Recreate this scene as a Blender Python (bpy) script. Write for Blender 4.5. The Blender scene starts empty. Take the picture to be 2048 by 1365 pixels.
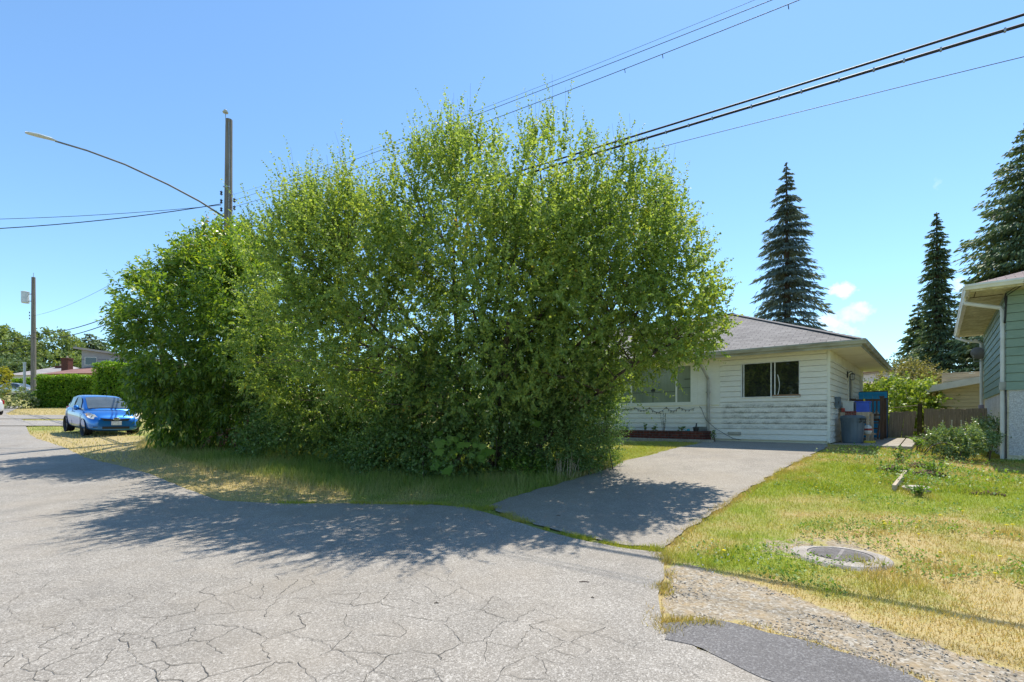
import bpy, math, random
import numpy as np
from mathutils import Vector
rng = np.random.default_rng(7)
random.seed(7)
SC = bpy.context.scene
COL = SC.collection
F = 1000.0; HZ = 838.0; CX = 1024.0; EYE = 1.5      # photograph's focal length, horizon row, centre column, eye height

# ------------------------------------------------------------------ numeric helpers
def hash2(i, j, seed=0):
    n = (i.astype(np.int64) * 374761393 + j.astype(np.int64) * 668265263 + seed * 974711) & 0xffffffff
    n = ((n ^ (n >> 13)) * 1274126177) & 0xffffffff
    n = n ^ (n >> 16)
    return (n & 0xffff) / 65535.0
def vnoise(x, y, seed=0):
    x = np.asarray(x, float); y = np.asarray(y, float)
    i = np.floor(x); j = np.floor(y); fx = x - i; fy = y - j
    fx = fx * fx * (3 - 2 * fx); fy = fy * fy * (3 - 2 * fy)
    a = hash2(i, j, seed); b = hash2(i + 1, j, seed); c = hash2(i, j + 1, seed); d = hash2(i + 1, j + 1, seed)
    return (a * (1 - fx) + b * fx) * (1 - fy) + (c * (1 - fx) + d * fx) * fy
def fbm(x, y, seed=0, o=3):
    s = 0; a = .5; t = 0
    for k in range(o):
        s = s + a * vnoise(np.asarray(x) * 2 ** k, np.asarray(y) * 2 ** k, seed + k); t += a; a *= .5
    return s / t
def vnoise3(p, sc, seed=0):
    p = np.asarray(p) * sc
    k = np.floor(p[:, 2]); f = p[:, 2] - k; f = f * f * (3 - 2 * f)
    n = []
    for kk in (0, 1):
        i = np.floor(p[:, 0]); j = np.floor(p[:, 1]); fx = p[:, 0] - i; fy = p[:, 1] - j
        fx = fx * fx * (3 - 2 * fx); fy = fy * fy * (3 - 2 * fy)
        q = (k + kk) * 57
        a = hash2(i + q, j, seed); b = hash2(i + 1 + q, j, seed); c = hash2(i + q, j + 1, seed); d = hash2(i + 1 + q, j + 1, seed)
        n.append((a * (1 - fx) + b * fx) * (1 - fy) + (c * (1 - fx) + d * fx) * fy)
    return n[0] * (1 - f) + n[1] * f
def sstep(a, b, x):
    t = np.clip((np.asarray(x, float) - a) / (b - a), 0, 1); return t * t * (3 - 2 * t)
ANG = math.radians(-40.4); CA, SA = math.cos(ANG), math.sin(ANG)   # both houses and the road share this bearing
def rot(x, y): return (x * CA - y * SA, x * SA + y * CA)
def unrot(x, y): return (x * CA + y * SA, -x * SA + y * CA)
HC = (8.9, 14.0); GC = (11.88, 12.0)       # near corner of the white house, near corner of the green house
_ty = np.arange(-60, 420, .25)
_tz = np.interp(_ty, [-60, 7, 9.5, 14, 19, 30, 47, 80, 110, 160, 420], [0, 0, .10, .46, .84, 1.6, 2.7, 5.3, 7.7, 9, 10])
_k = np.ones(9) / 9
_tz = np.convolve(np.pad(_tz, 4, mode='edge'), _k, mode='valid')
_ss = np.arange(-60, 500, .25)
_sz = np.interp(_ss, [-60, 1.2, 3, 8, 12.4, 500], [0, 0, .09, .45, .80, .84])
_sz = np.convolve(np.pad(_sz, 4, mode='edge'), _k, mode='valid')
def ground(x, y):
    x = np.asarray(x, float); y = np.asarray(y, float)
    zl = np.interp(y, _ty, _tz)
    lx, ly = unrot(x - 1.08, y - 3.64)
    zr = np.interp(ly, _ss, _sz)
    hx, hy = unrot(x - HC[0], y - HC[1])
    zr = zr * (1 - .36 * sstep(.6, 3.6, hx)) + .02 * np.clip(y - 40, 0, 200)
    w = sstep(-7, -.5, x)
    return zl * (1 - w) + zr * w
def W(px, py, Y): return np.array([(px - CX) / F * Y, Y, EYE + (HZ - py) / F * Y])
def gp(px, py):
    Y = np.concatenate([np.arange(1.2, 30, .02), np.arange(30, 200, .2)])
    z = EYE + (HZ - py) / F * Y
    g = ground((px - CX) / F * Y, Y)
    i = np.argmax(z <= g)
    if z[i] > g[i]: i = len(Y) - 1
    y = Y[i]; return ((px - CX) / F * y, y)
def gz(x, y): return float(ground(np.array([x]), np.array([y]))[0])
def inpoly(x, y, P):
    x = np.asarray(x); y = np.asarray(y); c = np.zeros(x.shape, bool); n = len(P); j = n - 1
    for i in range(n):
        xi, yi = P[i]; xj, yj = P[j]
        if yi != yj:
            m = ((yi > y) != (yj > y)) & (x < (xj - xi) * (y - yi) / (yj - yi) + xi); c ^= m
        j = i
    return c
def pdist(x, y, P, closed=True):
    x = np.asarray(x, float); y = np.asarray(y, float); d = np.full(x.shape, 1e9)
    for i in range(len(P) - (0 if closed else 1)):
        a = P[i]; b = P[(i + 1) % len(P)]
        vx, vy = b[0] - a[0], b[1] - a[1]; L = vx * vx + vy * vy + 1e-12
        t = np.clip(((x - a[0]) * vx + (y - a[1]) * vy) / L, 0, 1)
        d = np.minimum(d, np.hypot(x - a[0] - t * vx, y - a[1] - t * vy))
    return d
def nrm(v):
    v = np.asarray(v, float); return v / (np.linalg.norm(v, axis=-1, keepdims=True) + 1e-9)

# ------------------------------------------------------------------ mesh helpers
def tag(o, label=None, cat=None, group=None, kind=None):
    if label: o['label'] = label
    if cat: o['category'] = cat
    if group: o['group'] = group
    if kind: o['kind'] = kind
    return o
def thing(name, label, cat, loc=(0, 0, 0), rz=0, group=None):
    o = bpy.data.objects.new(name, None); COL.objects.link(o); o.location = loc; o.rotation_euler = (0, 0, rz)
    o.empty_display_size = .2
    return tag(o, label, cat, group)
def np_mesh(name, V, Fc, mat, parent=None, attrs=None, smooth=False, vattrs=None):
    V = np.asarray(V, np.float32)
    if parent is not None and parent.rotation_euler[2] == 0: V = V - np.array(parent.location, np.float32)
    Fc = np.asarray(Fc, np.int32); n, k = Fc.shape
    me = bpy.data.meshes.new(name)
    me.vertices.add(len(V)); me.vertices.foreach_set('co', V.ravel())
    me.loops.add(n * k); me.loops.foreach_set('vertex_index', Fc.ravel())
    me.polygons.add(n); me.polygons.foreach_set('loop_start', np.arange(0, n * k, k, dtype=np.int32))
    me.update(calc_edges=True)
    if smooth: me.polygons.foreach_set('use_smooth', np.ones(n, bool))
    for nm, a in (attrs or {}).items():
        at = me.attributes.new(nm, 'FLOAT', 'FACE'); at.data.foreach_set('value', np.asarray(a, np.float32))
    for nm, a in (vattrs or {}).items():
        at = me.attributes.new(nm, 'FLOAT', 'POINT'); at.data.foreach_set('value', np.asarray(a, np.float32))
    me.materials.append(mat)
    o = bpy.data.objects.new(name, me); COL.objects.link(o)
    if parent is not None: o.parent = parent
    return o
class MB:
    def __init__(s): s.v = []; s.f = []
    def quad(s, *p):
        b = len(s.v); s.v += [tuple(map(float, q)) for q in p]; s.f.append(tuple(range(b, b + len(p)))); return s
    def box(s, x0, x1, y0, y1, z0, z1, fn=None):
        p = [(x0, y0, z0), (x1, y0, z0), (x1, y1, z0), (x0, y1, z0), (x0, y0, z1), (x1, y0, z1), (x1, y1, z1), (x0, y1, z1)]
        if fn: p = [fn(*q) for q in p]
        b = len(s.v); s.v += [tuple(map(float, q)) for q in p]
        for f in ((0, 3, 2, 1), (4, 5, 6, 7), (0, 1, 5, 4), (1, 2, 6, 5), (2, 3, 7, 6), (3, 0, 4, 7)): s.f.append(tuple(b + i for i in f))
        return s
    def hexa(s, p):
        b = len(s.v); s.v += [tuple(map(float, q)) for q in p]
        for f in ((0, 3, 2, 1), (4, 5, 6, 7), (0, 1, 5, 4), (1, 2, 6, 5), (2, 3, 7, 6), (3, 0, 4, 7)): s.f.append(tuple(b + i for i in f))
        return s
    def beam(s, a, b, w, h, up=(0, 0, 1)):
        a = np.array(a, float); b = np.array(b, float); d = nrm(b - a); u = np.array(up, float)
        if abs(d @ u) > .98: u = np.array([0, 1., 0])
        sd = nrm(np.cross(d, u)); uu = np.cross(sd, d)
        p = []
        for q in (a, b):
            for (i, j) in ((-1, -1), (1, -1), (1, 1), (-1, 1)): p.append(q + sd * i * w / 2 + uu * j * h / 2)
        return s.hexa(p)
    def tube(s, pts, r, n=6, cap=True):
        pts = [np.array(p, float) for p in pts]
        if not hasattr(r, '__len__'): r = [r] * len(pts)
        b = len(s.v); ref = np.array([.13, .31, .94])
        for i, p in enumerate(pts):
            d = nrm(pts[min(i + 1, len(pts) - 1)] - pts[max(i - 1, 0)])
            if abs(d @ ref) > .97: ref = np.array([1., .1, 0])
            e1 = nrm(np.cross(d, ref)); e2 = np.cross(d, e1)
            for k in range(n):
                a = 2 * math.pi * k / n; q = p + (e1 * math.cos(a) + e2 * math.sin(a)) * r[i]; s.v.append(tuple(map(float, q)))
        for i in range(len(pts) - 1):
            for k in range(n):
                a0 = b + i * n + k; a1 = b + i * n + (k + 1) % n; s.f.append((a0, a1, a1 + n, a0 + n))
        if cap:
            s.f.append(tuple(b + k for k in range(n))[::-1]); s.f.append(tuple(b + (len(pts) - 1) * n + k for k in range(n)))
        return s
    def lathe(s, prof, n=24, c=(0, 0, 0), axis='z', cap=True):
        b = len(s.v)
        for (r, z) in prof:
            for k in range(n):
                a = 2 * math.pi * k / n; u, w = r * math.cos(a), r * math.sin(a)
                q = (u, w, z) if axis == 'z' else ((u, z, w) if axis == 'y' else (z, u, w))
                s.v.append((q[0] + c[0], q[1] + c[1], q[2] + c[2]))
        for i in range(len(prof) - 1):
            for k in range(n):
                a0 = b + i * n + k; a1 = b + i * n + (k + 1) % n; s.f.append((a0, a1, a1 + n, a0 + n))
        if cap:
            s.f.append(tuple(b + k for k in range(n))[::-1]); s.f.append(tuple(b + (len(prof) - 1) * n + k for k in range(n)))
        return s
    def build(s, name, mat, parent=None, smooth=False, bevel=0, world=True, sub=0):
        me = bpy.data.meshes.new(name)
        v = s.v
        if parent is not None and world and parent.rotation_euler[2] == 0:
            L = parent.location; v = [(a - L[0], b - L[1], c - L[2]) for a, b, c in v]
        me.from_pydata(v, [], s.f); me.update()
        me.materials.append(mat)
        if smooth: me.polygons.foreach_set('use_smooth', np.ones(len(me.polygons), bool))
        o = bpy.data.objects.new(name, me); COL.objects.link(o)
        if parent is not None: o.parent = parent
        if bevel:
            m = o.modifiers.new('bevel', 'BEVEL'); m.width = bevel; m.segments = 2; m.limit_method = 'ANGLE'
        if sub:
            m = o.modifiers.new('sub', 'SUBSURF'); m.levels = sub; m.render_levels = sub
        return o
def copy_tree(o, parent=None):
    c = o.copy(); COL.objects.link(c); c.parent = parent
    for ch in list(o.children): copy_tree(ch, c)
    return c

# ------------------------------------------------------------------ materials
def newmat(name):
    m = bpy.data.materials.new(name); m.use_nodes = True; nt = m.node_tree; nt.nodes.clear()
    out = nt.nodes.new('ShaderNodeOutputMaterial'); return m, nt, out
class NT:
    def __init__(s, nt): s.nt = nt
    def n(s, t, **k):
        d = s.nt.nodes.new(t)
        for a, v in k.items(): setattr(d, a, v)
        return d
    def l(s, a, b): s.nt.links.new(a, b)
    def val(s, sock, v):
        if isinstance(v, bpy.types.NodeSocket): s.l(v, sock)
        else: sock.default_value = v
    def math(s, op, a, b=0.0, clamp=False):
        d = s.n('ShaderNodeMath', operation=op, use_clamp=clamp); s.val(d.inputs[0], a); s.val(d.inputs[1], b); return d.outputs[0]
    def mix(s, f, a, b):
        d = s.n('ShaderNodeMix', data_type='RGBA'); s.val(d.inputs[0], f); s.val(d.inputs[6], c4(a)); s.val(d.inputs[7], c4(b)); return d.outputs[2]
    def noise(s, scale, detail=3, vec=None, rough=.55, dist=0):
        d = s.n('ShaderNodeTexNoise'); d.inputs['Scale'].default_value = scale; d.inputs['Detail'].default_value = detail
        d.inputs['Roughness'].default_value = rough; d.inputs['Distortion'].default_value = dist
        if vec is not None: s.l(vec, d.inputs['Vector'])
        return d.outputs['Fac']
    def ramp(s, f, stops):
        d = s.n('ShaderNodeValToRGB'); s.l(f, d.inputs[0]); e = d.color_ramp.elements
        while len(e) < len(stops): e.new(.5)
        for i, (p, c) in enumerate(stops):
            e[i].position = p; e[i].color = c4(c if hasattr(c, '__len__') else (c, c, c))
        return d.outputs[0]
    def rng(s, f, a, b, c=0, d=1):
        m = s.n('ShaderNodeMapRange'); s.l(f, m.inputs[0])
        for i, v in zip((1, 2, 3, 4), (a, b, c, d)): m.inputs[i].default_value = v
        return m.outputs[0]
    def coord(s, scale=None, which='Object'):
        t = s.n('ShaderNodeTexCoord').outputs[which]
        if scale is None: return t
        m = s.n('ShaderNodeMapping'); m.inputs['Scale'].default_value = scale; s.l(t, m.inputs[0]); return m.outputs[0]
    def attr(s, nm): 
        d = s.n('ShaderNodeAttribute'); d.attribute_name = nm; return d.outputs['Fac']
    def bump(s, h, strength=.3, dist=.01):
        d = s.n('ShaderNodeBump'); d.inputs['Strength'].default_value = strength; d.inputs['Distance'].default_value = dist; s.l(h, d.inputs['Height']); return d.outputs[0]
    def bsdf(s, col, rough=.6, spec=.3, metal=0, normal=None, coat=0):
        d = s.n('ShaderNodeBsdfPrincipled'); s.val(d.inputs['Base Color'], c4(col)); s.val(d.inputs['Roughness'], rough)
        s.val(d.inputs['Specular IOR Level'], spec); s.val(d.inputs['Metallic'], metal)
        if coat: d.inputs['Coat Weight'].default_value = coat; d.inputs['Coat Roughness'].default_value = .04
        if normal is not None: s.l(normal, d.inputs['Normal'])
        return d.outputs[0]
def c4(c):
    if isinstance(c, bpy.types.NodeSocket): return c
    return tuple(c) + (1.0,) if len(c) == 3 else tuple(c)
def pm(name, c1, c2=None, scale=4, rough=.6, spec=.3, stretch=None, bump=.0, metal=0, coat=0, fine=0, lo=.35, hi=.65):
    m, nt, out = newmat(name); t = NT(nt); co = t.coord(stretch)
    f = t.rng(t.noise(scale, 5, co), lo, hi)
    c2 = c2 or tuple(x * .75 for x in c1)
    col = t.mix(f, c1, c2)
    if fine:
        g = t.rng(t.noise(fine, 2, co), .3, .7, .72, 1.2); v = t.n('ShaderNodeVectorMath', operation='SCALE'); t.l(col, v.inputs[0]); t.l(g, v.inputs['Scale']); col = v.outputs[0]
    nr = t.bump(t.noise(fine or scale * 5, 3, co), bump, .01) if bump else None
    t.l(t.bsdf(col, rough, spec, metal, nr, coat), out.inputs[0]); return m
def leafmat(name, stops, trans=.35, rough=.45, spec=.35, tcol=None, clump=0.0):
    m, nt, out = newmat(name); t = NT(nt)
    r = t.attr('rnd')
    if clump:
        nz = t.noise(.9, 2, t.coord(None)); r = t.math('ADD', t.math('MULTIPLY', r, 1 - clump), t.math('MULTIPLY', t.rng(nz, .3, .7), clump))
    col = t.ramp(r, stops)
    b = t.bsdf(col, rough, spec)
    tr = t.n('ShaderNodeBsdfTranslucent')
    tc = t.n('ShaderNodeMix', data_type='RGBA', blend_type='MULTIPLY'); tc.inputs[0].default_value = 1; t.l(col, tc.inputs[6]); tc.inputs[7].default_value = c4(tcol or (1.5, 1.5, .55))
    t.l(tc.outputs[2], tr.inputs[0])
    mx = t.n('ShaderNodeMixShader'); mx.inputs[0].default_value = trans; t.l(b, mx.inputs[1]); t.l(tr.outputs[0], mx.inputs[2]); t.l(mx.outputs[0], out.inputs[0])
    return m

# ground surfaces -------------------------------------------------
def mat_ground():
    m, nt, out = newmat('ground_soil_and_turf'); t = NT(nt); co = t.coord()
    dry, grav = t.attr('dry'), t.attr('grav')
    n1 = t.noise(9, 5, co); n2 = t.noise(60, 3, co); n3 = t.noise(1.2, 3, co)
    green = t.mix(t.rng(n2, .35, .65), (.15, .21, .03), (.27, .31, .06))
    straw = t.mix(t.rng(n2, .3, .7), (.34, .26, .11), (.50, .40, .20))
    d = t.math('ADD', dry, t.rng(n1, .3, .7, -.25, .25), True)
    turf = t.mix(d, green, straw)
    vo = t.n('ShaderNodeTexVoronoi'); vo.inputs['Scale'].default_value = 55; t.l(co, vo.inputs['Vector'])
    sep = t.n('ShaderNodeSeparateColor'); t.l(vo.outputs['Color'], sep.inputs[0])
    st = t.ramp(sep.outputs[0], [(0, (.20, .165, .12)), (.35, (.28, .24, .18)), (.75, (.35, .31, .25)), (1, (.48, .44, .37))])
    st = t.mix(t.rng(n1, .42, .68, 0, .7), st, (.38, .28, .16))
    g = t.math('ADD', grav, t.rng(n1, .3, .7, -.3, .3)); g = t.rng(g, .4, .6)
    col = t.mix(g, turf, st)
    nr = t.bump(t.math('ADD', n2, vo.outputs['Distance']), .5, .012)
    t.l(t.bsdf(col, .95, .1, 0, nr), out.inputs[0]); return m
def mat_asphalt(name, c_lo, c_mid, c_hi, cracks=0., warm=(.02, .01, 0), sp=70):
    m, nt, out = newmat(name); t = NT(nt); co = t.coord()
    vo = t.n('ShaderNodeTexVoronoi'); vo.inputs['Scale'].default_value = sp; t.l(co, vo.inputs['Vector'])
    sep = t.n('ShaderNodeSeparateColor'); t.l(vo.outputs['Color'], sep.inputs[0])
    vo2 = t.n('ShaderNodeTexVoronoi'); vo2.inputs['Scale'].default_value = sp * 2.3; t.l(co, vo2.inputs['Vector'])
    sep2 = t.n('ShaderNodeSeparateColor'); t.l(vo2.outputs['Color'], sep2.inputs[0])
    a = t.ramp(sep.outputs[0], [(0, c_lo), (.3, c_mid), (.8, c_mid), (1, c_hi)])
    b = t.ramp(sep2.outputs[1], [(0, c_lo), (.5, c_mid), (1, c_hi)])
    col = t.mix(.45, a, b)
    col = t.mix(t.rng(sep.outputs[2], .90, .93, 0, .6), col, c_hi)
    col = t.mix(t.rng(sep2.outputs[0], .0, .10, .6, 0), col, c_lo)
    big = t.noise(.35, 5, co); md = t.noise(2.2, 4, co)
    k = t.math('MULTIPLY', t.rng(big, .3, .7, .88, 1.1), t.rng(md, .3, .7, .9, 1.08))
    v = t.n('ShaderNodeVectorMath', operation='SCALE'); t.l(col, v.inputs[0]); t.l(k, v.inputs['Scale']); col = v.outputs[0]
    col = t.mix(t.rng(t.noise(.8, 3, co), .45, .75, 0, .5), col, tuple(x + y for x, y in zip(c_mid, warm)))
    st_ = t.rng(t.noise(1.1, 4, t.coord((1, .45, 1)), .6), .55, .78, 0, .38); col = t.mix(st_, col, tuple(q * .62 for q in c_mid))
    h = sep.outputs[1]
    if cracks:
        dn = t.n('ShaderNodeTexNoise'); dn.inputs['Scale'].default_value = 2.6; dn.inputs['Detail'].default_value = 3; t.l(co, dn.inputs['Vector'])
        sc = t.n('ShaderNodeVectorMath', operation='SCALE'); t.l(dn.outputs['Color'], sc.inputs[0]); sc.inputs['Scale'].default_value = .30
        ad = t.n('ShaderNodeVectorMath', operation='ADD'); t.l(co, ad.inputs[0]); t.l(sc.outputs[0], ad.inputs[1])
        mp = t.n('ShaderNodeMapping'); mp.inputs['Scale'].default_value = (1, 1, 0); mp.inputs['Rotation'].default_value = (0, 0, .7); t.l(ad.outputs[0], mp.inputs[0])
        cr = None
        for s_, w_, th in ((2.3, .0085, .24), (4.6, .0105, .38)):
            ve = t.n('ShaderNodeTexVoronoi', feature='DISTANCE_TO_EDGE'); ve.inputs['Scale'].default_value = s_; t.l(mp.outputs[0], ve.inputs['Vector'])
            wn = t.rng(t.noise(5, 3, co), .38, .62, .15, 1.0)
            e = t.math('LESS_THAN', ve.outputs['Distance'], t.math('MULTIPLY', wn, w_))
            # worn zones: bottom left of the picture most, fading away from there
            sx = t.n('ShaderNodeSeparateXYZ'); t.l(co, sx.inputs[0])
            zone = t.math('ADD', t.math('MULTIPLY', t.rng(sx.outputs[1], 3.9, 6.2, 1, 0), t.rng(sx.outputs[0], -1.2, 1.6, 1, .40)), t.rng(t.noise(.9, 3, co), .3, .7, -.28, .28))
            e = t.math('MULTIPLY', e, t.math('GREATER_THAN', zone, th)); cr = e if cr is None else t.math('MAXIMUM', cr, e)
        col = t.mix(t.math('MULTIPLY', cr, cracks), col, (.055, .05, .045))
        h = t.math('SUBTRACT', h, t.math('MULTIPLY', cr, 3))
    nr = t.bump(h, .5, .006)
    t.l(t.bsdf(col, .9, .22, 0, nr), out.inputs[0]); return m
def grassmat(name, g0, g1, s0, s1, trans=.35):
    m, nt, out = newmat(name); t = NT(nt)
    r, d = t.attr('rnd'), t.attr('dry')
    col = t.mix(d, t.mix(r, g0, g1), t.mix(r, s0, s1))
    b = t.bsdf(col, .55, .25); tr = t.n('ShaderNodeBsdfTranslucent')
    tc = t.n('ShaderNodeMix', data_type='RGBA', blend_type='MULTIPLY'); tc.inputs[0].default_value = 1; t.l(col, tc.inputs[6]); tc.inputs[7].default_value = (1.35, 1.3, .7, 1)
    t.l(tc.outputs[2], tr.inputs[0])
    mx = t.n('ShaderNodeMixShader'); mx.inputs[0].default_value = trans; t.l(b, mx.inputs[1]); t.l(tr.outputs[0], mx.inputs[2]); t.l(mx.outputs[0], out.inputs[0]); return m

M = {}
M['ground'] = mat_ground()
M['road'] = mat_asphalt('old_asphalt', (.135, .121, .103), (.282, .255, .219), (.56, .52, .46), 0, (.03, .012, -.01), 95)
M['drive'] = mat_asphalt('driveway_asphalt', (.17, .15, .125), (.29, .257, .213), (.48, .435, .37), 0, (.03, .015, -.005))
M['patch'] = mat_asphalt('newer_dark_asphalt', (.075, .07, .07), (.15, .14, .135), (.30, .29, .28), 0, (.0, .0, .0), 85)
M['grass'] = grassmat('lawn_blade', (.23, .31, .022), (.46, .50, .065), (.42, .29, .11), (.64, .48, .22))
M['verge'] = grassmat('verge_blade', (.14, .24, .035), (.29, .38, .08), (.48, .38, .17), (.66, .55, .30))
M['pebble'] = leafmat('pebble_stone', [(0, (.18, .155, .125)), (.4, (.29, .255, .21)), (.8, (.37, .34, .29)), (1, (.52, .49, .44))], 0, .9, .15)
M['concrete'] = pm('weathered_concrete', (.42, .38, .32), (.30, .27, .22), 3, .9, .15, bump=.4, fine=40)
M['collar'] = pm('manhole_concrete', (.44, .40, .35), (.30, .265, .23), 5, .9, .15, bump=.4, fine=60)
M['iron'] = pm('weathered_iron', (.23, .21, .20), (.15, .13, .12), 9, .6, .4, metal=.3, bump=.3)
M['wood'] = pm('silvered_wood', (.36, .285, .21), (.22, .17, .12), 3, .8, .2, (12, 12, .8), .5, fine=20)
M['woodlight'] = pm('bare_lumber', (.52, .43, .32), (.38, .30, .21), 4, .75, .2, (6, 6, 1), .3)
M['woodbrown'] = pm('brown_stained_wood', (.14, .09, .06), (.08, .05, .035), 4, .7, .25, (8, 8, 1), .4)
M['pole'] = pm('grey_cedar_pole', (.27, .235, .20), (.14, .12, .10), 2, .85, .15, (14, 14, .35), .6, fine=6)
M['bark'] = pm('grey_brown_bark', (.15, .12, .095), (.08, .065, .05), 5, .9, .1, (3, 3, 1), .5)
M['sprucebark'] = pm('dark_bark', (.10, .075, .06), (.055, .042, .035), 5, .9, .1)
M['cable'] = pm('black_cable', (.03, .03, .035), (.02, .02, .022), 5, .6, .3)
M['steel'] = pm('galvanised_steel', (.42, .44, .45), (.32, .33, .34), 6, .45, .5, metal=.7)
M['blackmetal'] = pm('black_metal', (.03, .03, .03), None, 5, .45, .4)
M['gutter'] = pm('aged_cream_aluminium', (.40, .40, .33), (.24, .23, .175), 2.2, .55, .35, (1, 1, 3))
M['gutterwhite'] = pm('white_aluminium', (.76, .75, .70), (.62, .60, .53), 2, .45, .4)
M['spout'] = pm('dull_grey_downspout', (.40, .39, .34), (.26, .25, .21), 5, .5, .4)
M['soffit'] = pm('cream_soffit', (.80, .75, .58), (.70, .64, .48), 2, .8, .15)
M['soffit2'] = pm('stained_cream_soffit', (.66, .60, .42), (.45, .38, .23), 3, .8, .15, fine=14)
M['whiteframe'] = pm('aluminium_frame', (.72, .72, .69), (.55, .55, .52), 5, .4, .4)
def shingles(name, c1, c2, c3):
    m, nt, out = newmat(name); t = NT(nt); uv = t.n('ShaderNodeUVMap').outputs[0]
    br = t.n('ShaderNodeTexBrick'); br.offset = .5; t.l(uv, br.inputs['Vector'])
    br.inputs['Scale'].default_value = 1; br.inputs['Brick Width'].default_value = .32; br.inputs['Row Height'].default_value = .145
    br.inputs['Mortar Size'].default_value = .009; br.inputs['Mortar Smooth'].default_value = .2; br.inputs['Bias'].default_value = 0
    br.inputs['Color1'].default_value = c4(c1); br.inputs['Color2'].default_value = c4(c2); br.inputs['Mortar'].default_value = c4(c3)
    sp = t.rng(t.noise(160, 2, t.coord()), .3, .7, .72, 1.25)
    bl = t.rng(t.noise(.9, 4, t.coord()), .3, .7, .88, 1.12)
    v = t.n('ShaderNodeVectorMath', operation='SCALE'); t.l(br.outputs['Color'], v.inputs[0]); t.l(t.math('MULTIPLY', sp, bl), v.inputs['Scale'])
    # saw-tooth height: each course laps the one below
    sx = t.n('ShaderNodeSeparateXYZ'); t.l(uv, sx.inputs[0])
    saw = t.math('SUBTRACT', 1.0, t.math('FRACT', t.math('DIVIDE', sx.outputs[1], .145)))
    h = t.math('SUBTRACT', saw, t.math('MULTIPLY', br.outputs['Fac'], .5))
    t.l(t.bsdf(v.outputs[0], .9, .2, 0, t.bump(h, .7, .012)), out.inputs[0]); return m
M['shingle'] = shingles('brown_grey_shingles', (.275, .255, .235), (.205, .188, .175), (.10, .09, .083))
M['shingle2'] = shingles('pinkish_shingles', (.30, .235, .21), (.22, .17, .155), (.10, .08, .07))
def paint(name, c1, c2, streak=.3, stain=None):
    m, nt, out = newmat(name); t = NT(nt); co = t.coord()
    f = t.rng(t.noise(1.3, 5, t.coord((1, 1, 2.5))), .3, .75)
    col = t.mix(f, c1, c2)
    g = t.rng(t.noise(30, 4, t.coord((.25, .25, 1.6))), .3, .7, 1 - streak * .35, 1.04)
    v = t.n('ShaderNodeVectorMath', operation='SCALE'); t.l(col, v.inputs[0]); t.l(g, v.inputs['Scale']); col = v.outputs[0]
    if stain:
        x0, x1, z0, z1, ex, zoff = stain
        sx = t.n('ShaderNodeSeparateXYZ'); t.l(co, sx.inputs[0])
        mz = t.math('MULTIPLY', t.rng(sx.outputs[2], z0, z0 + .12), t.rng(sx.outputs[2], z1, z1 - .12))
        mx = t.math('MULTIPLY', t.rng(sx.outputs[0], x0, x0 + .1), t.rng(sx.outputs[0], x1, x1 - .05))
        row = t.math('FRACT', t.math('DIVIDE', t.math('SUBTRACT', sx.outputs[2], zoff), ex))
        low = t.rng(row, .85, .1, .25, 1)
        bl = t.rng(t.noise(3.2, 5, t.coord((1, 1, 2.2)), .65), .36, .58)
        fi = t.rng(t.noise(26, 3, co), .35, .6, .35, 1)
        k = t.math('MULTIPLY', t.math('MULTIPLY', mz, mx), t.math('MULTIPLY', low, t.math('MULTIPLY', bl, fi)))
        col = t.mix(t.math('MULTIPLY', k, .9), col, (.15, .14, .105))
    t.l(t.bsdf(col, .6, .25), out.inputs[0]); return m
M['whitepaint'] = paint('chalky_white_paint', (.82, .79, .70), (.73, .69, .60), .35, (-2.95, .02, .30, 1.22, .165, 0.0))
M['whitepanel'] = paint('cream_white_panel_paint', (.78, .76, .67), (.70, .68, .58), .2)
M['greenpaint'] = paint('sage_green_paint', (.265, .345, .265), (.21, .285, .215), .4)
M['tanpaint'] = paint('tan_paint', (.62, .50, .31), (.52, .41, .25), .4)
M['bluepaint'] = paint('blue_paint', (.03, .34, .68), (.02, .27, .58), .3)
def mat_stucco():
    m, nt, out = newmat('speckled_stucco'); t = NT(nt); co = t.coord()
    f = t.rng(t.noise(45, 4, co), .40, .62); col = t.mix(f, (.46, .43, .41), (.66, .64, .62))
    col = t.mix(t.rng(t.noise(110, 2, co),   .60, .70, 0, .6), col, (.22, .20, .20))
    t.l(t.bsdf(col, .95, .1, 0, t.bump(t.noise(70, 4, co), .8, .02)), out.inputs[0]); return m
M['stucco'] = mat_stucco()
M['parge'] = pm('pale_parged_concrete', (.64, .62, .60), (.52, .50, .48), 2, .9, .1, bump=.2, fine=30)
M['brick'] = None
def mat_brick(name, c1, c2, mo, sc=1.0):
    m, nt, out = newmat(name); t = NT(nt); co = t.coord()
    mp = t.n('ShaderNodeMapping'); mp.inputs['Rotation'].default_value = (math.pi / 2, 0, 0); t.l(co, mp.inputs[0])
    br = t.n('ShaderNodeTexBrick'); t.l(mp.outputs[0], br.inputs['Vector']); br.inputs['Scale'].default_value = sc
    br.inputs['Brick Width'].default_value = .22; br.inputs['Row Height'].default_value = .08; br.inputs['Mortar Size'].default_value = .009
    br.inputs['Color1'].default_value = c4(c1); br.inputs['Color2'].default_value = c4(c2); br.inputs['Mortar'].default_value = c4(mo)
    k = t.rng(t.noise(12, 4, co), .3, .7, .6, 1.2); v = t.n('ShaderNodeVectorMath', operation='SCALE'); t.l(br.outputs['Color'], v.inputs[0]); t.l(k, v.inputs['Scale'])
    t.l(t.bsdf(v.outputs[0], .85, .15, 0, t.bump(br.outputs['Fac'], -.4, .01)), out.inputs[0]); return m
M['brick'] = mat_brick('dark_red_brick', (.16, .045, .03), (.10, .03, .022), (.10, .08, .07))
M['darkglass'] = pm('dark_window_glass', (.012, .014, .013), (.02, .022, .02), 2, .04, .9)
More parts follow.
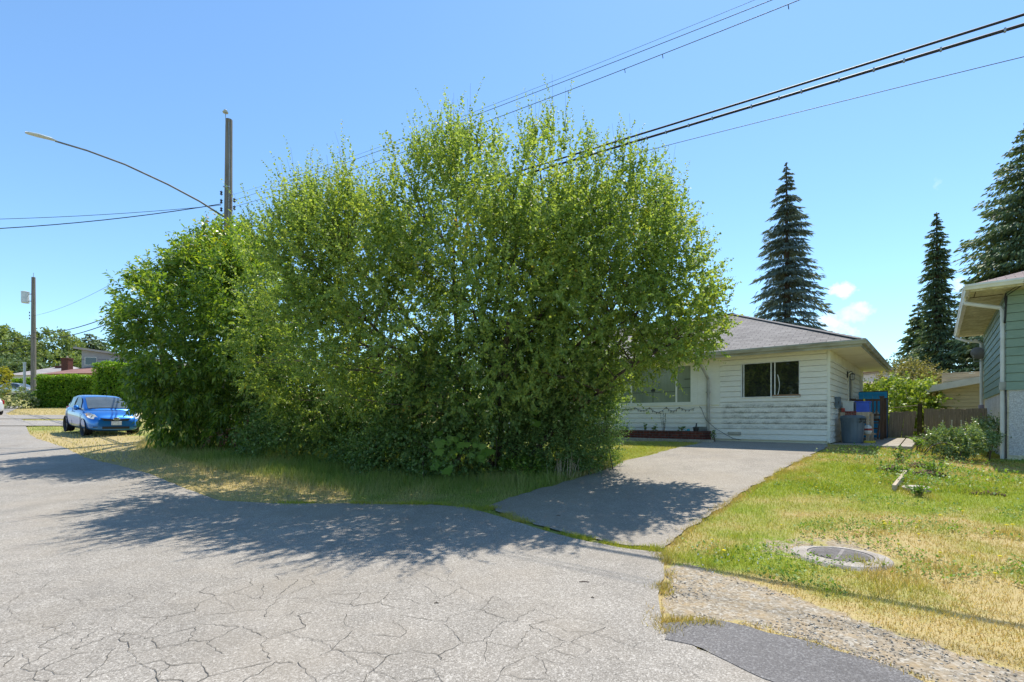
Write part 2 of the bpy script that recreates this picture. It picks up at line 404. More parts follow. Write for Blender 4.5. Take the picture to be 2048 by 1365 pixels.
def mat_curtain():
    m, nt, out = newmat('glass_over_drawn_blind'); t = NT(nt); co = t.coord()
    w = t.noise(2.2, 4, t.coord((1, 1, .6)));  s = t.noise(22, 2, t.coord((1, 1, .03)))
    col = t.mix(t.rng(w, .3, .7), (.26, .285, .215), (.17, .195, .145))
    k = t.rng(s, .3, .7, .9, 1.08); v = t.n('ShaderNodeVectorMath', operation='SCALE'); t.l(col, v.inputs[0]); t.l(k, v.inputs['Scale'])
    t.l(t.bsdf(v.outputs[0], .25, .6, 0, None, .6), out.inputs[0]); return m
M['curtain'] = mat_curtain()
M['plastic_grey'] = pm('slate_grey_plastic', (.105, .14, .17), (.075, .105, .13), 3, .5, .4)
M['plastic_blue'] = pm('blue_plastic', (.02, .10, .62), (.02, .07, .45), 3, .4, .4)
M['plastic_white'] = pm('milky_plastic', (.62, .63, .60), (.48, .50, .48), 4, .4, .4)
M['yellow'] = pm('yellow_plastic', (.75, .58, .03), None, 4, .4, .4)
M['red'] = pm('faded_red', (.42, .07, .05), (.25, .05, .04), 6, .6, .3)
M['teal'] = pm('teal_plastic', (.02, .35, .42), None, 4, .4, .4)
M['dirt'] = pm('dug_soil', (.16, .105, .065), (.085, .055, .035), 9, .95, .1, bump=.6, fine=40)
M['stonegrey'] = pm('pale_flat_stone', (.52, .46, .40), (.38, .33, .28), 6, .9, .15, bump=.4)
M['dead'] = leafmat('dead_stalk', [(0, (.30, .22, .13)), (1, (.50, .42, .30))], .1, .8, .1)
# foliage
M['tree_leaf'] = leafmat('small_deciduous_leaf', [(0, (.095, .16, .05)), (.45, (.21, .29, .085)), (.85, (.35, .41, .12)), (.955, (.33, .32, .05)), (.985, (.42, .20, .06)), (1, (.36, .14, .05))], .45, .5, .22, (1.75, 1.75, .6), .3)
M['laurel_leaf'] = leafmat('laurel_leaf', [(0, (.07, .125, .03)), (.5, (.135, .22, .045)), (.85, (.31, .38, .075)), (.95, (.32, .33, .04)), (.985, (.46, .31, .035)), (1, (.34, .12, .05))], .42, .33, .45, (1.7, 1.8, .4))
M['bramble_leaf'] = leafmat('bramble_leaf', [(0, (.075, .14, .045)), (.5, (.14, .225, .07)), (1, (.26, .34, .12))], .32, .45, .4, (1.5, 1.7, .6))
M['maple_leaf'] = leafmat('lobed_light_green_leaf', [(0, (.12, .22, .03)), (1, (.22, .33, .06))], .4, .5, .3)
M['seed'] = leafmat('dried_flower_head', [(0, (.22, .15, .08)), (1, (.36, .27, .16))], .2, .8, .1)
M['spruce_leaf'] = leafmat('blue_green_needles', [(0, (.09, .125, .12)), (.6, (.17, .22, .19)), (1, (.29, .33, .25))], .12, .6, .25)
M['fir_leaf'] = leafmat('dark_conifer_needles', [(0, (.07, .115, .07)), (.6, (.14, .205, .10)), (1, (.30, .34, .14))], .16, .6, .25)
M['far_leaf'] = leafmat('distant_leaf_clump', [(0, (.09, .14, .055)), (.6, (.19, .25, .08)), (1, (.33, .37, .11))], .25, .6, .2)
M['far_dark'] = leafmat('distant_dark_leaf_clump', [(0, (.08, .12, .07)), (.6, (.14, .20, .09)), (1, (.23, .28, .12))], .2, .6, .2)
M['hedge_leaf'] = leafmat('clipped_hedge_leaf', [(0, (.08, .16, .016)), (.5, (.15, .28, .03)), (1, (.32, .44, .05))], .4, .4, .35, (1.8, 1.8, .4))
M['shrub_leaf'] = leafmat('glossy_grey_green_leaf', [(0, (.08, .14, .045)), (.5, (.17, .25, .09)), (1, (.36, .42, .22))], .3, .28, .7)
M['vine_leaf'] = leafmat('sunlit_vine_leaf', [(0, (.12, .20, .03)), (.6, (.24, .32, .05)), (1, (.42, .46, .14))], .35, .45, .3)
M['weed_leaf'] = leafmat('lawn_weed_leaf', [(0, (.08, .17, .02)), (.7, (.17, .28, .04)), (1, (.34, .40, .10))], .35, .5, .3)
M['fern_leaf'] = leafmat('fern_frond', [(0, (.12, .24, .03)), (1, (.26, .38, .07))], .4, .5, .3)
M['flower'] = pm('yellow_petal', (.75, .60, .02), None, 4, .6, .2)
M['clover'] = pm('white_clover_flower', (.75, .74, .66), None, 4, .7, .2)
# car
def carpaint(name, c, m_=.35):
    m, nt, out = newmat(name); t = NT(nt); t.l(t.bsdf(c, .28, .5, m_, None, 1.0), out.inputs[0]); return m
M['bluecar'] = carpaint('metallic_blue_paint', (.006, .155, .52), .5)
M['whitecar'] = carpaint('white_car_paint', (.75, .75, .74), 0)
M['silvercar'] = carpaint('silver_car_paint', (.50, .52, .54), .5)
M['carglass'] = pm('tinted_car_glass', (.05, .06, .065), (.035, .045, .05), 2, .05, .9)
M['windscreen'] = pm('windscreen_glass', (.10, .12, .13), (.07, .09, .10), 2, .06, .9)
M['rubber'] = pm('tyre_rubber', (.025, .025, .026), None, 5, .8, .2)
M['rim'] = pm('alloy_rim', (.14, .14, .145), None, 5, .35, .5, metal=.7)
M['lampglass'] = pm('clear_headlight', (.72, .72, .70), (.45, .45, .45), 12, .15, .7)
M['amber'] = pm('amber_lens', (.70, .30, .10), None, 5, .25, .6)
M['taillight'] = pm('red_lens', (.45, .015, .02), None, 5, .25, .6)
M['chrome'] = pm('chrome_badge', (.75, .75, .76), None, 5, .15, .6, metal=.9)
M['plate'] = pm('number_plate_white', (.68, .69, .70), (.30, .33, .40), 28, .5, .3, (1, 1, .7), lo=.50, hi=.72)
# distant buildings
M['bgwhite'] = paint('distant_white_wall', (.62, .60, .56), (.54, .52, .49), .2)
M['bggrey'] = paint('distant_grey_wall', (.34, .33, .34), (.28, .27, .29), .2)
M['bgtan'] = paint('distant_tan_wall', (.55, .42, .28), (.46, .35, .23), .2)
M['bgroof'] = pm('distant_grey_roof', (.40, .36, .34), (.32, .29, .28), 1, .9, .1, (1, 1, 4))
M['bgred'] = pm('distant_red_brown_roof', (.30, .17, .145), (.23, .13, .11), 1, .9, .1, (1, 1, 4))
M['bgpink'] = pm('distant_pinkish_roof', (.42, .32, .28), (.34, .26, .23), 1, .9, .1, (1, 1, 4))

# ================================================================== SETTING
from mathutils.geometry import delaunay_2d_cdt
def px_poly(P): return [gp(*p) for p in P]
EDGE = [(62, 870), (74, 878), (122, 893), (174, 917), (237, 932), (297, 948), (371, 978), (445, 1003), (560, 1008), (700, 1008), (850, 1010), (930, 1015),
        (990, 1031), (1050, 1051), (1110, 1069), (1180, 1085), (1260, 1099), (1325, 1106), (1326, 1150), (1322, 1200), (1321, 1252), (1335, 1266)]
edge_w = px_poly(EDGE)
far0 = gp(-40, 850)
PATCH = px_poly([(1321, 1248), (1400, 1244), (1500, 1256), (1600, 1281), (1720, 1320), (1840, 1366), (2050, 1440)]) + px_poly([(1960, 1484), (1700, 1410), (1560, 1370), (1500, 1346), (1400, 1305), (1331, 1282)])
lowedge = px_poly([(1400, 1299), (1500, 1339), (1560, 1363), (1700, 1402), (1960, 1472)])
ROAD = [(-46, 47), (-34, 33.6), (-27, 27.6)] + edge_w + lowedge + [(4.6, .8), (8, -3), (-4, -6), (-40, 22), (-62, 42)]
DRIVE = px_poly([(975, 1013), (1020, 997), (1076, 979), (1129, 966), (1217, 938), (1252, 922), (1308, 909), (1354, 896), (1393, 889)])
def hw(x, y): a = rot(x, y); return (HC[0] + a[0], HC[1] + a[1])
def gw(x, y): a = rot(x, y); return (GC[0] + a[0], GC[1] + a[1])
DRIVE += [hw(-3.3, -.06), hw(.0, -.06), hw(.0, -.30)] + px_poly([(1650, 899), (1590, 926), (1520, 966), (1455, 1006), (1400, 1042), (1348, 1084), (1327, 1099), (1260, 1093), (1180, 1078), (1110, 1062), (1050, 1045), (1000, 1028)])
GRAVEL = px_poly([(1326, 1128), (1385, 1126), (1450, 1146), (1560, 1180), (1680, 1222), (1800, 1266), (1930, 1306), (2048, 1338), (2300, 1400), (2200, 1470), (1850, 1364), (1720, 1316), (1600, 1277), (1500, 1252), (1400, 1240), (1325, 1242)])
SHOULD = px_poly([(60, 868), (140, 868), (290, 872), (300, 900), (420, 940), (560, 960), (690, 985), (720, 1006), (560, 1007), (445, 1002), (371, 977), (297, 947), (174, 916), (74, 877)])
LAWNX = px_poly([(1480, 1125)])[0]
MH = gp(1680, 1109)
def ragged(P, amp=.035, step=.12, seed=1, skip=lambda a, b: False):
    out = []
    for i in range(len(P)):
        a = np.array(P[i]); b = np.array(P[(i + 1) % len(P)]); L = np.linalg.norm(b - a)
        n = 1 if (L > 6 or skip(a, b)) else max(1, int(L / step))
        nn = np.array([-(b - a)[1], (b - a)[0]]) / (L + 1e-9)
        for k in range(n):
            p = a + (b - a) * k / n
            if n > 1: p = p + nn * amp * (fbm(np.array([p[0] * 4.]), np.array([p[1] * 4.]), seed)[0] - .5) * 2
            out.append((float(p[0]), float(p[1])))
    return out
ROADR = ragged(ROAD); DRIVER = ragged(DRIVE, .09, .10, 5); PATCHR = ragged(PATCH, .07, .06, 9)
def dryness(x, y):
    d = .25 + 1.7 * (fbm(x * .7, y * .7, 3) - .5) + .12 * sstep(8, 11, y) + 1.1 * (fbm(x * 2.6, y * 2.6, 9) - .5)
    d = d + .75 * np.exp(-pdist(x, y, GRAVEL) / .55) + .35 * np.exp(-pdist(x, y, DRIVE) / .22)
    d = d - .75 * np.exp(-((x - LAWNX[0]) ** 2 + (y - LAWNX[1]) ** 2 * 2.5) / .55)
    b = gp(1700, 1090); d = d + .45 * np.exp(-((x - b[0]) ** 2 + (y - b[1]) ** 2 * 2) / .7)
    d = d + .14 * sstep(6.0, 4.2, y); b = gp(1960, 1180); d = d + .45 * np.exp(-((x - b[0]) ** 2 + (y - b[1]) ** 2) / 2.2)
    vg = sstep(1.6, .2, x) * sstep(0, 8, y)          # verge in front of the trees: greener, dry at the road edge
    e = pdist(x, y, edge_w, False)
    dv = .16 + 1.0 * (fbm(x * 1.1, y * 1.1, 3) - .5) + .6 * np.exp(-e / .8) * sstep(-1, -3.2, x) + .25 * sstep(-8, -13, x) + .55 * inpoly(x, y, SHOULD)
    d = d * (1 - vg) + dv * vg
    far = sstep(24, 34, y); d = d * (1 - far) + far * (.55 + .5 * (fbm(x * .2, y * .2, 4) - .5) + .4 * sstep(50, 36, y))
    return np.clip(d, 0, 1)
def gravelness(x, y):
    s = np.where(inpoly(x, y, GRAVEL), 1, 0) * np.clip(.5 + pdist(x, y, GRAVEL) * 3.5, 0, 1)
    s2 = np.where(inpoly(x, y, SHOULD), 1, 0) * np.clip(.2 + pdist(x, y, SHOULD) * .3, 0, .36)
    s3 = .85 * np.exp(-(((x - MH[0] + .1) / .75) ** 2 + ((y - MH[1] - .28) / .42) ** 2)); s3 = s3 * sstep(.25, .6, fbm(x * 3, y * 3, 19) + .12)
    return np.maximum(np.maximum(s, s2), s3)
xs = np.concatenate([-np.geomspace(420, 23, 60), np.arange(-22, 26, .14), np.geomspace(26.5, 420, 60)])
ys = np.concatenate([np.linspace(-60, .6, 20), np.arange(1, 27, .14), np.geomspace(27.4, 420, 75)])
GX, GY = np.meshgrid(xs, ys); gx, gy = GX.ravel(), GY.ravel()
gzz = ground(gx, gy)
for P in (ROAD, DRIVE, PATCH):
    ins = inpoly(gx, gy, P) & (pdist(gx, gy, P) > .16); gzz = gzz - .04 * ins
gzz = gzz - .016 * (np.hypot(gx - MH[0], gy - MH[1]) < .36)
fine = (gy > 1) & (gy < 27) & (gx > -22) & (gx < 26)
gzz = gzz + np.where(fine, .02 * (fbm(gx * 3, gy * 3, 21) - .5) - .012, 0)
nx, ny = len(xs), len(ys)
I = (np.arange(ny - 1)[:, None] * nx + np.arange(nx - 1)[None, :]).ravel()
g_o = np_mesh('ground', np.stack([gx, gy, gzz], 1), np.stack([I, I + 1, I + nx + 1, I + nx], 1), M['ground'], smooth=True,
              vattrs={'dry': dryness(gx, gy), 'grav': gravelness(gx, gy)})
tag(g_o, 'grassy soil and gravel ground rising from the street towards the houses', 'ground', kind='structure')
def sheet(name, P, mat, off, sp, label, kind='structure', zfn=None):
    P2 = [Vector(p) for p in P]; n = len(P2)
    bx = [p[0] for p in P]; by = [p[1] for p in P]
    X, Y = np.meshgrid(np.arange(min(bx), max(bx), sp), np.arange(min(by), max(by), sp)); X = X.ravel() + .013; Y = Y.ravel() + .017
    m = inpoly(X, Y, P) & (pdist(X, Y, P) > sp * .35)
    pts = P2 + [Vector((a, b)) for a, b in zip(X[m], Y[m])]
    v, e, f, *_ = delaunay_2d_cdt(pts, [], [list(range(n))], 1, 1e-5)
    vx = np.array([q[0] for q in v]); vy = np.array([q[1] for q in v]); vz = ground(vx, vy) + off
    if zfn is not None: vz = vz + zfn(vx, vy)
    me = bpy.data.meshes.new(name); me.from_pydata(list(zip(vx.tolist(), vy.tolist(), vz.tolist())), [], [list(reversed(q)) if False else q for q in f]); me.update()
    me.polygons.foreach_set('use_smooth', np.ones(len(me.polygons), bool)); me.materials.append(mat)
    o = bpy.data.objects.new(name, me); COL.objects.link(o)
    if label: tag(o, label, name, kind=kind)
    return o
road = sheet('road', ROADR, M['road'], .006, .55, 'worn grey asphalt street with fine cracks')
drive = sheet('driveway', DRIVER, M['drive'], .008, .3, 'warm grey asphalt driveway leading up to the white house')
patch = sheet('road_patch', PATCHR, M['patch'], .010, .3, 'newer dark asphalt strip at the right edge of the street')
# side street and its pavement beyond the blue car
def band(py0, py1, x0, x1, mat, name, label, off):
    P = px_poly([(x0, py1), (x1, py1), (x1, py0), (x0, py0)]); return sheet(name, P, mat, off, 1.2, label)
band(831.5, 839, -120, 330, M['road'], 'side_path', 'pale asphalt lane crossing behind the blue car', .03)
band(842.5, 853, -120, 150, M['road'], 'side_road', 'pale asphalt side street mouth left of the blue car', .03)
# long cracks as thin tar-dark strips on the street
def crack(pts, w, seed):
    P = px_poly(pts); mb = MB(); r = random.Random(seed); line = []
    for i in range(len(P) - 1):
        a, b = np.array(P[i]), np.array(P[i + 1]); L = np.linalg.norm(b - a); n = max(2, int(L / .05))
        for k in range(n):
            p = a + (b - a) * k / n; nn = np.array([-(b - a)[1], (b - a)[0]]) / L
            line.append(p + nn * (r.random() - .5) * .045)
    for i in range(len(line) - 1):
        a, b = line[i], line[i + 1]; nn = np.array([-(b - a)[1], (b - a)[0]]) / (np.linalg.norm(b - a) + 1e-9)
        wa = .26 * w * (.25 + .9 * vnoise(np.array([i * .23]), np.array([seed * 1.]))[0]); wb = .26 * w * (.25 + .9 * vnoise(np.array([(i + 1) * .23]), np.array([seed * 1.]))[0])
        q = [a - nn * wa / 2, b - nn * wb / 2, b + nn * wb / 2, a + nn * wa / 2]
        mb.quad(*[(p[0], p[1], gz(p[0], p[1]) + .011) for p in q])
    return mb
cm = pm('crack_shadow_dirt', (.085, .078, .068), (.13, .12, .105), 8, .95, .05)
def crack_net():
    # worn alligator cracking: edges of irregular cells, dropped where the surface is still sound
    pts = []; s_ = .26
    for i, X in enumerate(np.arange(-6.5, 4.5, s_)):
        for j, Y in enumerate(np.arange(2.2, 7.2, s_)): pts.append(Vector((X + random.uniform(-.75, .75) * s_, Y + random.uniform(-.75, .75) * s_)))
    v, e, f, *_ = delaunay_2d_cdt(pts, [], [], 0, 1e-5); cc = []; em = {}
    for k, t_ in enumerate(f):
        a, b, c = [v[q] for q in t_]; d = 2 * (a.x * (b.y - c.y) + b.x * (c.y - a.y) + c.x * (a.y - b.y)); A, B, C_ = a.length_squared, b.length_squared, c.length_squared
        cc.append(((A * (b.y - c.y) + B * (c.y - a.y) + C_ * (a.y - b.y)) / d, (A * (c.x - b.x) + B * (a.x - c.x) + C_ * (b.x - a.x)) / d) if abs(d) > 1e-9 else (a.x, a.y))
        for i in range(3): em.setdefault(tuple(sorted((t_[i], t_[(i + 1) % 3]))), []).append(k)
    mb = MB()
    for ks in em.values():
        if len(ks) != 2: continue
        a, b = np.array(cc[ks[0]]), np.array(cc[ks[1]]); L = np.linalg.norm(b - a)
        if L > .7 or L < .03: continue
        m_ = (a + b) / 2; X, Y = np.array([m_[0]]), np.array([m_[1]])
        if not inpoly(X, Y, ROAD)[0] or pdist(X, Y, ROAD)[0] < .2: continue
        zone = float(np.interp(m_[1], [3.7, 6.3], [1, 0]) * np.interp(m_[0], [-1.4, 1.4], [1, .42]) + .75 * (fbm(X * .9, Y * .9, 88)[0] - .5) + .3 * (random.random() - .5))
        if zone < .50 or random.random() < .30: continue
        w = np.clip((zone - .42) * .0075, .0009, .0036); n = max(3, int(L / .035)); line = []
        for k in range(n + 1):
            t_ = k / n; nn = np.array([-(b - a)[1], (b - a)[0]]) / L; line.append(a + (b - a) * t_ + nn * (random.random() - .5) * .03 * (0 < k < n))
        for k in range(n):
            p, q_ = line[k], line[k + 1]; nn = np.array([-(q_ - p)[1], (q_ - p)[0]]) / (np.linalg.norm(q_ - p) + 1e-9); w0 = w * (.35 + 1.3 * vnoise(p[0:1] * 9, p[1:2] * 9, 4)[0]) / 2; w1 = w * (.35 + 1.3 * vnoise(q_[0:1] * 9, q_[1:2] * 9, 4)[0]) / 2
            mb.quad(*[(c[0], c[1], gz(c[0], c[1]) + .010) for c in (p - nn * w0, q_ - nn * w1, q_ + nn * w1, p + nn * w0)])
    return mb
cn_ = crack_net().build('alligator_cracks', cm, road); cn_['kind'] = 'stuff'
cr = [([(815, 1135), (920, 1180), (1010, 1222), (1075, 1245), (1135, 1265), (1190, 1270), (1265, 1297), (1310, 1285)], .011), ([(1120, 1290), (1075, 1275), (1010, 1313)], .008),
      ([(240, 1270), (262, 1310), (300, 1345), (330, 1378)], .02), ([(262, 1310), (330, 1298), (420, 1285)], .012), ([(50, 1310), (85, 1345), (130, 1352), (250, 1332), (262, 1322)], .014),
      ([(0, 1356), (60, 1340)], .013), ([(560, 1265), (640, 1285), (720, 1330), (800, 1372)], .011), ([(700, 1288), (780, 1320), (850, 1335), (905, 1365)], .012), ([(1335, 1330), (1440, 1375), (1520, 1400)], .012),
      ([(30, 1240), (110, 1260), (160, 1282)], .011), ([(430, 1200), (470, 1222), (540, 1212)], .008)]
for i, (p, w) in enumerate(cr):
    c = crack(p, w, i).build('crack', cm, road)

# ================================================================== GRASS, GRAVEL
def blades(name, x, y, h, w, dry, mat, label, lean=.5, parent=None):
    n = len(x); z = ground(x, y) - .01
    a = rng.random(n) * 2 * np.pi; dx, dy = np.cos(a), np.sin(a)
    b = rng.random(n) * 2 * np.pi; l = rng.random(n) * lean * h
    P0 = np.stack([x - dx * w / 2, y - dy * w / 2, z], 1); P1 = np.stack([x + dx * w / 2, y + dy * w / 2, z], 1)
    T = np.stack([x + np.cos(b) * l, y + np.sin(b) * l, z + h], 1)
    V = np.stack([P0, P1, T], 1).reshape(-1, 3)
    o = np_mesh(name, V, np.arange(3 * n).reshape(n, 3), mat, parent, {'rnd': rng.random(n), 'dry': np.clip(dry + (rng.random(n) - .5) * .55, 0, 1)})
    return tag(o, label, 'grass', kind='stuff')
SLAB = [hw(0, -.2), hw(1.8, -.2), hw(1.8, 6.7), hw(0, 6.7)]
HOUSE_FP = [hw(-13, 0), hw(0, 0), hw(0, 8), hw(-13, 8)]; GREEN_FP = [gw(0, 0), gw(9, 0), gw(9, 7.8), gw(0, 7.8)]
PLANTER = [hw(-8.6, -.62), hw(-3.2, -.62), hw(-3.2, 0), hw(-8.6, 0)]
def hard(x, y, pad=.0):
    k = np.zeros(x.shape, bool)
    for P in (ROAD, DRIVE, PATCH): k |= inpoly(x, y, P) & (pdist(x, y, P) > .035)
    for P in (SLAB, HOUSE_FP, GREEN_FP, PLANTER): k |= inpoly(x, y, P)
    k |= (np.hypot(x - MH[0], y - MH[1]) < .26 + .34 * vnoise(x * 5, y * 5, 3) + .08 * sstep(0, .3, x - MH[0])) & (((x - MH[0]) * .35 + (y - MH[1]) * .94) > -.10 + .25 * (vnoise(x * 7, y * 7, 3) - .5) - .25 * sstep(0, .4, x - MH[0]))
    return k
def scatter(n, x0, x1, y0, y1, p=1.0):
    # denser towards the viewer
    y = y0 + (y1 - y0) * rng.random(n) ** p; x = x0 + (x1 - x0) * rng.random(n); return x, y
# right-hand lawn
x, y = scatter(760000, 0.8, 21, 2.6, 19, 1.6)
m = (x / y < 1.10 + .6 * (rng.random(len(x)) < .6)) & ~hard(x, y) & (x / y > .05); x, y = x[m], y[m]
gr = gravelness(x, y); m = rng.random(len(x)) > gr * 1.15 + .0; x, y, gr = x[m], y[m], gr[m]
yl = inpoly(x, y, px_poly([(1215, 940), (1215, 885), (1400, 882), (1390, 892), (1250, 925)]))
lawn = inpoly(x, y, px_poly([(1322, 1095), (1348, 1084), (1400, 1042), (1455, 1006), (1520, 966), (1590, 926), (1650, 899), (1650, 890), (1850, 872), (3400, 872), (3400, 1100), (2900, 1500), (1322, 1300)])) | yl
m = lawn; x, y, yl = x[m], y[m], yl[m]
d = dryness(x, y); d = np.where(yl, .35 + .5 * (fbm(x * 2, y * 2, 3) - .5), d)
m = rng.random(len(x)) > sstep(.75, 1.1, d) * .45; x, y, d = x[m], y[m], d[m]
tall = 1 + 1.4 * sstep(.62, .8, fbm(x * 1.7, y * 1.7, 31))
h = (.022 + .03 * rng.random(len(x))) * tall * (1 - .25 * d)
sl = 1 + (y > 8) * .5
blades('lawn_grass', x, y, h, (.0045 + .004 * rng.random(len(x))) * sl, d, M['grass'], 'patchy green and straw lawn between driveway and green house', .9)
# verge under and in front of the trees
VERGE = [(edge_w[4][0], edge_w[4][1])] + edge_w[5:13] + px_poly([(975, 1013), (1076, 979), (1217, 938), (1252, 922), (1230, 900), (900, 900), (560, 870), (300, 865), (270, 900)])
x, y = scatter(230000, -15, 3.5, 7.2, 19, 1.3); m = inpoly(x, y, VERGE) & ~hard(x, y); x, y = x[m], y[m]
d = dryness(x, y); gr = gravelness(x, y); e = pdist(x, y, edge_w, False)
m = rng.random(len(x)) > np.clip(gr * 1.0, 0, .93); x, y, d, e = x[m], y[m], d[m], e[m]
h = (.04 + .10 * rng.random(len(x))) * (.35 + 1.3 * sstep(.1, 2.2, e)) * (.5 + vnoise(x * 1.4, y * 1.4, 8))
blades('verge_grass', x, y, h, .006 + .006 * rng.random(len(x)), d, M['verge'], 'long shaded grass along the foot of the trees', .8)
# strip along the street further left, round the car and beyond
x, y = scatter(60000, -40, -7, 13, 48, 1.4); m = ~hard(x, y) & (x / y > -1.15) & (x / y < -.55); x, y = x[m], y[m]
gr = gravelness(x, y); m = rng.random(len(x)) > gr * 1.1 + .12; x, y = x[m], y[m]; d = np.clip(dryness(x, y) + .25, 0, 1)
lane = np.zeros(len(x), bool)
for P in (px_poly([(-130, 840), (340, 840), (340, 831), (-130, 831)]), px_poly([(-130, 854), (155, 854), (155, 842), (-130, 842)])): lane |= inpoly(x, y, P)
x, y, d = x[~lane], y[~lane], d[~lane]
blades('roadside_grass', x, y, .05 + .06 * rng.random(len(x)), .016 + .02 * rng.random(len(x)), d, M['verge'], 'dry grass strips beside the street around the blue car', .8)
# weeds growing in the joint between street and driveway and along broken asphalt edges
J = px_poly([(975, 1015), (1050, 1047), (1110, 1065), (1180, 1081), (1260, 1096), (1325, 1103)]); J2 = px_poly([(1324, 1110), (1325, 1150), (1322, 1200), (1321, 1250), (1345, 1285)]); J3 = px_poly([(1335, 1245), (1500, 1254), (1600, 1279), (1720, 1318), (1840, 1364), (2040, 1436)])
J4 = px_poly([(1340, 1090), (1400, 1044), (1455, 1008), (1520, 968), (1590, 928), (1650, 900)]); J5 = px_poly([(560, 1007), (700, 1007), (850, 1009), (930, 1014), (985, 1028)])
bx, by, bd = [], [], []
for P, n, s, dd in ((J, 6500, .055, .35), (J2, 1900, .05, .85), (J3, 2600, .04, .62), (J4, 4500, .05, .8), (J5, 5200, .07, .25)):
    for i in range(len(P) - 1):
        a, b = P[i], P[i + 1]; L = math.hypot(b[0] - a[0], b[1] - a[1]); k = int(n * L / sum(math.hypot(P[j + 1][0] - P[j][0], P[j + 1][1] - P[j][1]) for j in range(len(P) - 1)))
        t_ = rng.random(k); px_ = a[0] + (b[0] - a[0]) * t_ + rng.normal(0, s, k); py_ = a[1] + (b[1] - a[1]) * t_ + rng.normal(0, s, k)
        kp = fbm(px_ * 2.2, py_ * 2.2, 77) > .47; bx.append(px_[kp]); by.append(py_[kp]); bd.append(np.full(kp.sum(), dd))
x, y, d = np.concatenate(bx), np.concatenate(by), np.concatenate(bd)
d = np.clip(d + .9 * (fbm(x * 1.5, y * 1.5, 12) - .5), 0, 1)
blades('edge_weeds', x, y, (.02 + .055 * rng.random(len(x))) * (.5 + vnoise(x * 3, y * 3, 4)), .005 + .006 * rng.random(len(x)), d, M['grass'], 'tufts of weeds in the asphalt joints and broken edges', 1.1)
# pebbles on the gravel shoulder
def pebbles(name, x, y, s, label):
    n = len(x); z = ground(x, y) - .012 + s * .25
    base = np.array([[1, 0, 0], [0, 1, 0], [-1, 0, 0], [0, -1, 0], [0, 0, 1], [0, 0, -1]], float)
    V = base[None] * (s[:, None, None] * (.6 + .8 * rng.random((n, 6, 1)))); V[:, :, 2] *= .42
    a = rng.random(n) * 6.28; c, si = np.cos(a)[:, None], np.sin(a)[:, None]
    X = V[:, :, 0] * c - V[:, :, 1] * si; Y = V[:, :, 0] * si + V[:, :, 1] * c
    V = np.stack([X + x[:, None], Y + y[:, None], V[:, :, 2] + z[:, None]], 2).reshape(-1, 3)
    f = np.array([[0, 1, 4], [1, 2, 4], [2, 3, 4], [3, 0, 4], [1, 0, 5], [2, 1, 5], [3, 2, 5], [0, 3, 5]])
    Fc = (np.arange(n)[:, None, None] * 6 + f[None]).reshape(-1, 3)
    return tag(np_mesh(name, V, Fc, M['pebble'], None, {'rnd': np.repeat(rng.random(n), 8)}), label, 'gravel', kind='stuff')
x, y = scatter(30000, .9, 6.5, 2.2, 6.2, 1.2); m = inpoly(x, y, GRAVEL) & ~hard(x, y); x, y = x[m], y[m]; m = fbm(x * 2, y * 2, 61) > .42; x, y = x[m], y[m]
pebbles('gravel', x, y, .003 + .009 * rng.random(len(x)) ** 2.4, 'loose pale gravel on the shoulder beside the dark asphalt')
bx = []
for P, n in ((PATCH[:7], 1500), (J2, 500), (J3[:4], 700)):
    for i in range(len(P) - 1):
        k = n // (len(P) - 1); t_ = rng.random(k); bx.append(np.stack([P[i][0] + (P[i + 1][0] - P[i][0]) * t_ + rng.normal(0, .10, k), P[i][1] + (P[i + 1][1] - P[i][1]) * t_ + rng.normal(0, .10, k)], 1))
bx = np.concatenate(bx); pebbles('loose_stones', bx[:, 0], bx[:, 1], .003 + .006 * rng.random(len(bx)) ** 2, 'loose stones spilled over the broken edge of the dark asphalt')
x, y = scatter(2600, -15, -4, 9, 19, 1.0); m = inpoly(x, y, SHOULD) & ~hard(x, y); x, y = x[m], y[m]
pebbles('roadside_gravel', x, y, .005 + .009 * rng.random(len(x)) ** 2, 'sandy gravel between the street and the blue car')
# broad-leaved lawn weeds as low ground cover
def flat_leaves(name, x, y, L, mat, label, lift=.03, cat='weeds', stuff=True):
    n = len(x); a = rng.random(n) * 6.283; e = rng.random(n) * .9 + .1
    D = np.stack([np.cos(a) * np.cos(e), np.sin(a) * np.cos(e), np.sin(e)], 1); S = np.stack([-np.sin(a), np.cos(a), np.zeros(n)], 1)
    P = np.stack([x, y, ground(x, y) + lift * rng.random(n)], 1)
    w = (L * .3)[:, None]; L = L[:, None]
    V = np.stack([P, P + D * L * .5 - S * w, P + D * L, P + D * L * .5 + S * w], 1).reshape(-1, 3)
    o = np_mesh(name, V, np.arange(4 * n).reshape(n, 4), mat, None, {'rnd': rng.random(n)})
    return tag(o, label, cat, kind='stuff')
x, y = scatter(60000, 2, 16, 4, 16, 1.3); m = ~hard(x, y) & (fbm(x * 1.3, y * 1.3, 41) > .56) & inpoly(x, y, px_poly([(1345, 1092), (1660, 899), (1850, 880), (2300, 880), (2400, 1260), (1700, 1200), (1400, 1130)])); x, y = x[m], y[m]
flat_leaves('lawn_weeds', x, y, .02 + .03 * rng.random(len(x)), M['weed_leaf'], 'low broad-leaved weeds scattered through the lawn')
c0 = gp(1850, 935); c1 = gp(1835, 965); n = 1900
x = np.concatenate([rng.normal(c0[0], .75, n), rng.normal(c1[0], .5, n // 3)]); y = np.concatenate([rng.normal(c0[1], 1.0, n), rng.normal(c1[1], .35, n // 3)]); m = ~hard(x, y); x, y = x[m], y[m]
flat_leaves('old_bed_weeds', x, y, .03 + .04 * rng.random(len(x)), M['weed_leaf'], 'taller weeds overgrowing the old flower bed by the plank edging', .16)

